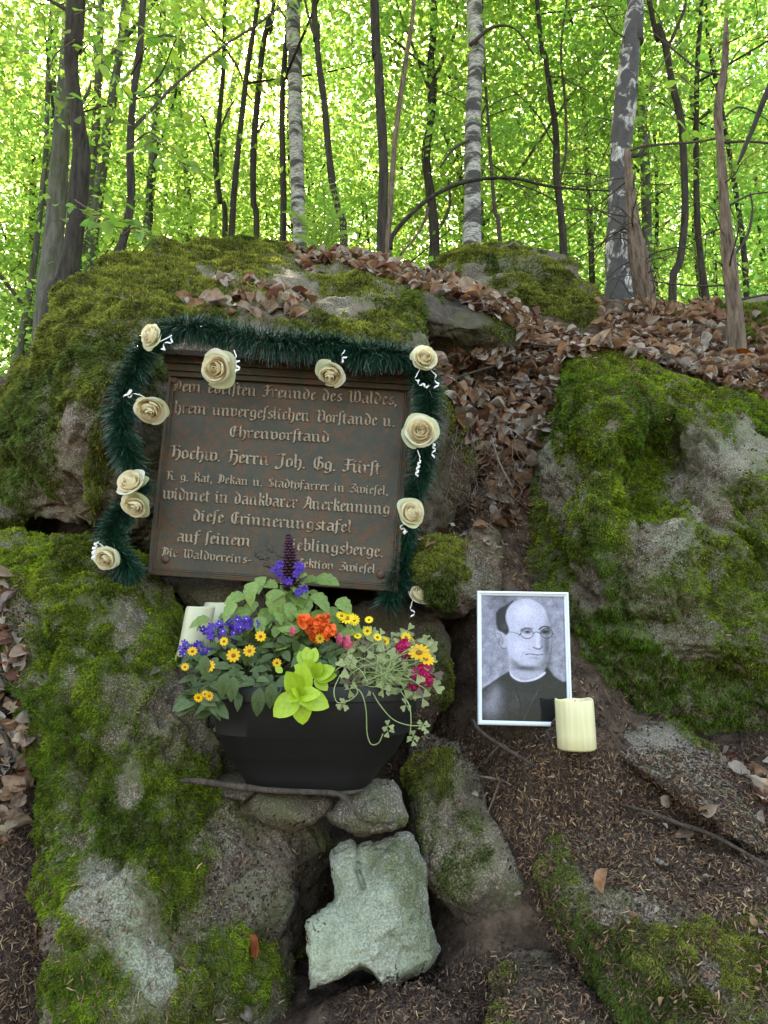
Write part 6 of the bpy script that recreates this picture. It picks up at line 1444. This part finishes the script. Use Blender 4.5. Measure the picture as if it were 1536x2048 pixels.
for (x0, y0, tx, ty) in ((618,1325,612,1296),(622,1328,630,1298),(608,1330,600,1304),(565,1345,552,1335)):
    p0 = P(x0, y0, 1.385); p1 = P(tx, ty, 1.39); inst('leaf', LL[0], frame_mat(p0, p1 - p0, (0, -1, .3), np.linalg.norm(p1 - p0) * 1.1), li_)
V, F = tube([P(612, 1372, 1.43), P(612, 1378, 1.38), P(604, 1388, 1.352)], [.003] * 3, 6, 5); solid('stem', V, fixquads(F), M_LIME, parent=li_)
print('pot', round(time.time() - T0, 1))

# ================================================================== STICKS AND ROOTS
def stick(label, cat, paths, mat=None, rough=.25, name='stick', top=True):
    parts = []
    for p in paths:
        w = [P(x, y, d_) for x, y, d_, _ in p]; parts.append(tube(w, [q[3] / 2 * q[2] / FPX for q in p], 8, 8, rough, wiggle=.002))
    V, F = join(parts); o = solid(name, V, F, mat or M_TWIG, label, cat); return o
stick('forked brown stick laid under the bottom edge of the planter', 'stick', [[(362,1561,1.44,8),(400,1563,1.43,12),(480,1574,1.42,13),(560,1582,1.41,12),(640,1585,1.405,12),(680,1590,1.40,11),(700,1610,1.385,10),(722,1640,1.37,7)], [(670,1588,1.405,9),(700,1585,1.41,8),(728,1580,1.42,6)]], M_TWIG)
stick('short pale twig poking up from the leaves on top of the great boulder', 'stick', [[(380,560,2.4,5),(378,575,2.38,6),(392,590,2.36,4)]], M_DEAD)
stick('thin curved root hanging in the leafy cleft between the boulders', 'root', [[(982,870,2.15,4),(990,900,2.1,5),(1000,930,2.05,5),(1018,965,2.0,5),(1024,978,2.0,3)]], M_DEAD)
stick('root creeping down the soil from the corner of the portrait frame', 'root', [[(945,1440,1.60,7),(960,1462,1.57,8),(1000,1490,1.545,8),(1050,1520,1.52,6),(1075,1535,1.51,4)], [(1000,1490,1.545,5),(980,1510,1.54,4),(972,1525,1.54,3)], [(1048,1518,1.52,4),(1052,1545,1.515,3),(1065,1560,1.51,2)]], M_TWIG)
stick('short dark root stub in the soil left of the single candle', 'root', [[(1093,1462,1.58,7),(1102,1478,1.56,8),(1110,1495,1.55,6)]], M_TWIG)
stick('long dark stick lying across the sloping slab at the lower right', 'stick', [[(1240,1608,1.50,5),(1300,1625,1.46,8),(1360,1648,1.43,9),(1420,1668,1.40,9),(1480,1700,1.36,8),(1540,1736,1.32,7),(1600,1770,1.28,6)]], M_TWIG)
stick('thin forked twig on the earth below the portrait frame', 'stick', [[(1022,1570,1.52,3),(1000,1560,1.53,5),(945,1550,1.55,4)], [(1000,1560,1.53,4),(985,1600,1.52,3),(965,1650,1.50,2)]], M_DEAD)
stick('thin twigs lying over the leaf litter above the right-hand boulder', 'stick', [[(870,770,2.6,3),(960,740,2.7,5),(1050,715,2.8,5),(1130,690,2.9,3)], [(980,680,2.95,4),(1080,690,2.85,5),(1180,690,2.95,3)]], M_TWIG)
stick('pale bent stick in the lower part of the left leaf pile', 'stick', [[(0,1460,1.55,7),(14,1480,1.54,8),(22,1520,1.52,7)]], M_TWIG)
rt = thing('root_tangle', 'tangle of fine dead roots hanging in the cleft below the leaf litter', 'roots', P(970, 930, 2.2)); parts = []
rr = np.random.RandomState(8)
for k in range(70):
    x, y = rr.uniform(900, 1040), rr.uniform(850, 980); d_ = rr.uniform(2.0, 2.2); L = rr.uniform(30, 90)
    parts.append(tube([P(x, y, d_), P(x + rr.normal() * 12, y + L * .5, d_ - .03), P(x + rr.normal() * 30, y + L, d_ - .02 + .03 * rr.normal())], [.0014, .001, .0005], 4, 4, cap=False))
V, F = join(parts); solid('fine_roots', V, F, M_DEAD, parent=rt)

# ================================================================== FALLEN LEAVES, NEEDLES, CRUMBS
from mathutils.bvhtree import BVHTree
bpy.context.view_layer.update()
dg = bpy.context.evaluated_depsgraph_get()
SURF = []
for o in list(scene.objects):
    if o.type == 'MESH' and o.parent is None and (o.name.split('.')[0] in ('ground', 'boulder', 'stone', 'stone_slab')):
        SURF.append((BVHTree.FromObject(o, dg), o.location.copy(), o))
def cast(px, py):
    d = Vector(ray(px, py)); L = d.length; d.normalize(); best = None
    for b, loc, o in SURF:
        h = b.ray_cast(Vector(CAM) - loc, d, best[2] if best else 60.0)
        if h[0] is not None: best = (h[0] + loc, h[1], h[3], o)
    if best and best[1].dot(d) > 0: best = (best[0], -best[1], best[2], best[3])
    return best
def dead_leaf(seed, w=0.33, colr=None):
    rr = np.random.RandomState(seed); n = 7; V = []; F = []; fold = rr.uniform(-.1, .9); curl = rr.uniform(-.5, .6); tw = rr.uniform(-.5, .5)
    for i in range(n + 1):
        t = i / n; ww = w * math.sin(math.pi * (0.03 + 0.94 * t ** .8)) ** .8
        for j in (-1, -.5, 0, .5, 1):
            x = ww * j; z = fold * abs(x) * (1 + .5 * abs(j)) - curl * (t - .5) ** 2 * 1.2 + .05 * math.sin(9 * t + 3 * j + seed) + tw * x * (t - .5) + .02 * rr.normal()
            x *= (1 - .25 * abs(fold)); V.append((x, t - .5, z))
    F = [tuple(q) for q in gridF(n + 1, 5).tolist()]
    return np.array(V), F
def dleaf_mat(name, c1, c2):
    m, nt, b = nodes(name); g = N(nt, 'ShaderNodeNewGeometry'); oi = N(nt, 'ShaderNodeObjectInfo'); at = N(nt, 'ShaderNodeAttribute', attribute_name='Col')
    a = noise(nt, g.outputs['Position'], 60, 4, .65); c = ramp(nt, a, [(.3, c2), (.7, c1)])
    hs = N(nt, 'ShaderNodeHueSaturation'); v = math_(nt, 'MULTIPLY_ADD', oi.outputs['Random'], 0.7); v.node.inputs[2].default_value = .6; nt.links.new(v, hs.inputs['Value'])
    s_ = math_(nt, 'MULTIPLY_ADD', math_(nt, 'FRACT', math_(nt, 'MULTIPLY', oi.outputs['Random'], 7.3)), 0.5); s_.node.inputs[2].default_value = .7; nt.links.new(s_, hs.inputs['Saturation'])
    nt.links.new(c, hs.inputs['Color']); nt.links.new(hs.outputs[0], b.inputs['Base Color']); b.inputs['Roughness'].default_value = .6; b.inputs['Specular IOR Level'].default_value = .25
    tr = N(nt, 'ShaderNodeBsdfTranslucent'); ms = N(nt, 'ShaderNodeMixShader'); ms.inputs[0].default_value = .2; nt.links.new(hs.outputs[0], tr.inputs[0]); out = nt.nodes['Material Output']
    nt.links.new(b.outputs[0], ms.inputs[1]); nt.links.new(tr.outputs[0], ms.inputs[2]); nt.links.new(ms.outputs[0], out.inputs[0]); return m
M_DL1 = dleaf_mat('dead_leaf_brown', (0.38, 0.235, 0.15), (0.18, 0.095, 0.058)); M_DL2 = dleaf_mat('dead_leaf_russet', (0.26, 0.085, 0.035), (0.12, 0.035, 0.018)); M_DL3 = dleaf_mat('dead_leaf_pale', (0.46, 0.34, 0.24), (0.27, 0.18, 0.12))
DLV = [dead_leaf(k) for k in range(10)]
DLM = [[mesh_py('leaf', v, f, m) for v, f in DLV] for m in (M_DL1, M_DL2, M_DL3)]
def place_leaf(px, py, size, mi_, seed, label=None, group=None, lift=.006):
    h = cast(px, py)
    if h is None: return None
    rr = random.Random(seed); n = (h[1] + Vector((rr.gauss(0, .45), rr.gauss(0, .45), rr.gauss(0, .45) + .2))).normalized()
    M = frame_mat(h[0] + h[1] * (lift + .008 * rr.random()), (rr.uniform(-1, 1), rr.uniform(-1, 1), rr.uniform(-.6, .6)), n, size)
    o = inst('fallen_leaf', DLM[mi_][rr.randint(0, 9)], M); tag(o, label, 'leaf', group); return o
for q, (x, y, s, m_, lab) in enumerate(((70,1876,.042,0,'pale orange beech leaf on the dark earth at the lower left'), (492,1886,.046,1,'russet beech leaf lying alone left of the upright slab'), (490,2020,.036,2,'torn whitish scrap of leaf at the bottom edge'),
        (308,1348,.028,2,'small pale leaf on the moss left of the planter'), (1332,1608,.036,2,'pale pinkish leaf above the long dark stick'), (1418,1618,.040,2,'curled cream leaf right of the pinkish one'), (1352,1668,.046,0,'folded brown leaf just below the long dark stick'), (1312,1735,.032,2,'pale ragged leaf on the open soil of the slab'),
        (1215,1778,.044,0,'brown pair-folded leaf at the mossy edge of the slab'), (1515,1585,.060,2,'large curled pale leaf at the right edge'), (985,1130,.026,0,'small brown leaf on the stone in the cleft'), (1040,1012,.05,0,'tan leaf at the mouth of the cleft between the boulders'),
        (965,1040,.055,0,'crumpled dark tan leaf above the bare stone in the cleft'), (497,1540,.04,2,'narrow pale leaf wedged left of the planter'), (435,1465,.035,2,'small pale leaf against the left flank of the planter'), (1132,1235,.030,1,'small russet leaf stuck in the moss right of the portrait frame'),
        (492,562,.085,1,'upright russet leaf at the dead root tuft on the boulder top'), (584,494,.10,1,'bright russet leaf on the boulder crest before the birch'), (430,612,.075,0,'large brown leaf curled on the boulder above the garland'), (1430,640,.12,1,'orange-brown leaf standing up in the litter at the far right'))):
    place_leaf(x, y, s, m_, 900 + q, lab)
def in_poly(x, y, p):
    c = False; j = len(p) - 1
    for i in range(len(p)):
        if (p[i][1] > y) != (p[j][1] > y) and x < (p[j][0] - p[i][0]) * (y - p[i][1]) / (p[j][1] - p[i][1]) + p[i][0]: c = not c
        j = i
    return c
LR = [([(862,735),(900,700),(1060,690),(1150,700),(1110,800),(1080,900),(1062,980),(985,990),(940,900),(900,800)], 780, .058, 'brown beech leaf in the litter between the plaque boulder and the big mossy boulder'),
      ([(770,535),(900,560),(1010,610),(1120,665),(1240,700),(1150,715),(1050,700),(1020,650),(930,610),(820,575),(740,545)], 520, .062, 'brown beech leaf in the band of litter running down from the crest'),
      ([(1200,640),(1300,640),(1330,690),(1450,735),(1536,730),(1600,800),(1500,790),(1400,760),(1250,710),(1180,690)], 560, .066, 'brown beech leaf in the litter at the foot of the bare snags'),
      ([(1180,610),(1300,600),(1536,640),(1560,745),(1400,720),(1240,700)], 300, .07, 'brown beech leaf on the flat ground behind the snags'),
      ([(1310,610),(1420,590),(1440,620),(1380,650),(1320,640)], 90, .07, 'brown beech leaf on the low mossy boulder at the far right'),
      ([(440,560),(520,560),(620,600),(600,640),(520,640),(360,610),(380,595),(470,600)], 70, .055, 'brown beech leaf on the boulder top above the garland'),
      ([(560,490),(700,495),(780,520),(760,550),(650,520),(640,560),(600,530)], 110, .065, 'brown beech leaf on the crest of the great boulder'),
      ([(0,1140),(25,1180),(45,1300),(60,1450),(58,1600),(30,1690),(0,1700),(-60,1690),(-60,1140)], 170, .045, 'brown beech leaf in the leaf pile along the left edge'),
      ([(935,1000),(1060,985),(1070,1010),(1020,1060),(950,1060)], 40, .045, 'brown beech leaf at the bottom of the leafy cleft'),
      ([(1440,1500),(1560,1500),(1560,1680),(1520,1640)], 24, .04, 'brown leaf scrap on the needle-strewn earth at the right edge'),
      ([(880,1470),(1536,1560),(1536,2048),(700,2048),(700,1980),(1050,1960),(950,1700)], 90, .014, 'tiny brown leaf scrap on the dark soil at the lower right'),
      ([(840,1090),(1060,880),(1080,1000),(980,1120)], 30, .03, 'brown beech leaf beside the moss-capped stone')]
cand = []
for q, (poly, cnt, sz, lab) in enumerate(LR):
    xs_ = [p[0] for p in poly]; ys_ = [p[1] for p in poly]; k = 0
    while k < cnt:
        x = rnd.uniform(min(xs_), max(xs_)); y = rnd.uniform(min(ys_), max(ys_))
        if not in_poly(x, y, poly): continue
        k += 1; h = cast(x, y)
        if h is None: continue
        s = sz * rnd.uniform(.6, 1.25); d_ = float((np.array(h[0]) - CAM) @ FW); cand.append((s / d_ * rnd.uniform(.8, 1.2), h, s, q, d_))
cand.sort(key=lambda c: -c[0])
LV = []; LF = []; nofs = 0; lay = 0
for k, (key, h, s, q, d_) in enumerate(cand):
    n = (h[1] + Vector((rnd.gauss(0, .38), rnd.gauss(0, .38), rnd.gauss(0, .38) + .2))).normalized(); lift = rnd.random() ** 1.3 * (.03 if q in (0, 1, 2) else .012) + .003
    M = frame_mat(h[0] + h[1] * lift, (rnd.uniform(-1, 1), rnd.uniform(-1, 1), rnd.uniform(-.6, .6)), n, s)
    mi_ = (0, 0, 0, 1, 2, 2)[rnd.randint(0, 5)] if q != 4 else 0
    if k < 290: tag(inst('fallen_leaf', DLM[mi_][rnd.randint(0, 9)], M), LR[q][3], 'leaf', 'fallen beech leaves: ' + LR[q][3])
    else: LV.append((M, rnd.randint(0, 9), mi_))
for mi_, nm in ((0, 'brown'), (1, 'russet'), (2, 'pale')):
    parts = [(np.c_[DLV[v][0], np.ones(len(DLV[v][0]))] @ np.array(M).T[:, :3], DLV[v][1]) for M, v, m2 in LV if m2 == mi_]
    V, F = join(parts); solid('leaf_litter', V, F, (M_DL1, M_DL2, M_DL3)[mi_], '%s beech leaves heaped in the litter on the slope' % nm, 'leaf litter', kind='stuff')
# needles
NR = [([(880,1450),(1190,1510),(1536,1480),(1536,1880),(1300,1800),(1160,1740),(1060,1600),(1000,1600)], 4600, .0105), ([(-60,1680),(80,1690),(90,1900),(60,2048),(-60,2048)], 600, .0125), ([(960,1560),(1075,1600),(1110,1750),(1190,1950),(1120,1940),(1030,1700)], 800, .0118), ([(940,1200),(1120,1300),(1330,1440),(1200,1500),(940,1470)], 420, .0122), ([(1480,1440),(1600,1440),(1600,1560),(1480,1500)], 150, .0125), ([(640,2048),(700,1990),(880,1940),(1000,1900),(1180,1960),(1260,2048)], 1200, .0105), ([(1150,1800),(1536,1880),(1536,2048),(1260,2048)], 420, .013), ([(900,850),(1080,850),(1060,1200),(900,1080)], 2200, .016), ([(0,1700),(120,1700),(480,1840),(620,1900),(600,2048),(0,2048)], 420, .0152),
      ([(840,680),(1536,640),(1536,760),(1100,740),(860,760)], 2500, .02), ([(-40,1140),(60,1150),(70,1700),(-40,1700)], 700, .014), ([(350,560),(620,560),(620,640),(350,640)], 350, .016), ([(1000,760),(1536,800),(1536,1450),(1000,1450)], 500, .014), ([(700,1400),(900,1420),(900,1500),(780,1560)], 400, .013),
      ([(380,1600),(650,1650),(640,1900),(400,1850)], 260, .012)]
NV = []; NC = []
CV = []; CC = []
for poly, cnt, sz in NR:
    xs_ = [p[0] for p in poly]; ys_ = [p[1] for p in poly]; k = 0
    while k < cnt:
        x = rnd.uniform(min(xs_), max(xs_)); y = rnd.uniform(min(ys_), max(ys_))
        if not in_poly(x, y, poly): continue
        k += 1; h = cast(x, y)
        if h is None: continue
        n = np.array(h[1]); p = np.array(h[0]) + n * rnd.uniform(.001, .008); a = np.array([rnd.gauss(0, 1) for _ in range(3)]); a -= n * (a @ n) * .75; a /= np.linalg.norm(a)
        L = sz * rnd.uniform(.5, 1.3); w = np.cross(a, n + .3 * np.array([rnd.gauss(0, 1) for _ in range(3)])); w /= np.linalg.norm(w) + 1e-9; w *= rnd.uniform(.0006, .0012)
        b = a + np.cross(a, n) * rnd.uniform(-.4, .4) + n * rnd.uniform(-.2, .3)
        NV += [p - a * L * .5 - w, p - a * L * .5 + w, p + w, p - w, p + b * L * .5 + w * .3, p + b * L * .5 - w * .3]
        c = (.15, .082, .046) if rnd.random() < .62 else ((.30, .19, .10) if rnd.random() < .4 else (.05, .027, .018)); v = rnd.uniform(.6, 1.3); NC += [[c[0] * v, c[1] * v, c[2] * v]] * 6
        for _c in range(4 if sz < .015 else 0):                                         # crumbs of earth
            h = cast(x + rnd.gauss(0, 14), y + rnd.gauss(0, 14))
            if h is None: continue
            n = np.array(h[1]); q = np.array(h[0]); s = rnd.uniform(.0009, .0030) * (1.0); c = [rnd.uniform(.03, .10)]; c = [c[0], c[0] * .64, c[0] * .48]
            if rnd.random() < .012: c = [.25, .2, .15]
            r3 = [np.array([rnd.gauss(0, 1) for _ in range(3)]) * s * .8 for _ in range(3)]; base = q + n * s * .3
            CV += [base + r3[0], base + r3[1], base + r3[2], base - r3[0], base - r3[1], base - r3[2]]; CC += [c] * 6
b0 = np.arange(len(NV) // 6)[:, None] * 6
M_NEED = vcol('needles', .7, spec=.2)
solid('needle_litter', np.array(NV), np.vstack([b0 + [0, 1, 2, 3], b0 + [3, 2, 4, 5]]), M_NEED, 'fallen brown spruce needles strewn over soil and stones', 'needles', colr=np.array(NC), smooth=False, kind='stuff')
b0 = np.arange(len(CV) // 6)[:, None] * 6
F = np.vstack([b0 + t_ for t_ in ([0, 1, 2], [0, 2, 4], [0, 4, 5], [0, 5, 1], [3, 2, 1], [3, 4, 2], [3, 5, 4], [3, 1, 5])])
M_CRUMB = vcol('earth_crumbs', .95, spec=.1)
solid('soil_crumbs', np.array(CV), F, M_CRUMB, 'loose dark crumbs of forest soil on the slope', 'soil', colr=np.array(CC), smooth=False, kind='stuff')
print('all', round(time.time() - T0, 1), len(bpy.data.objects))
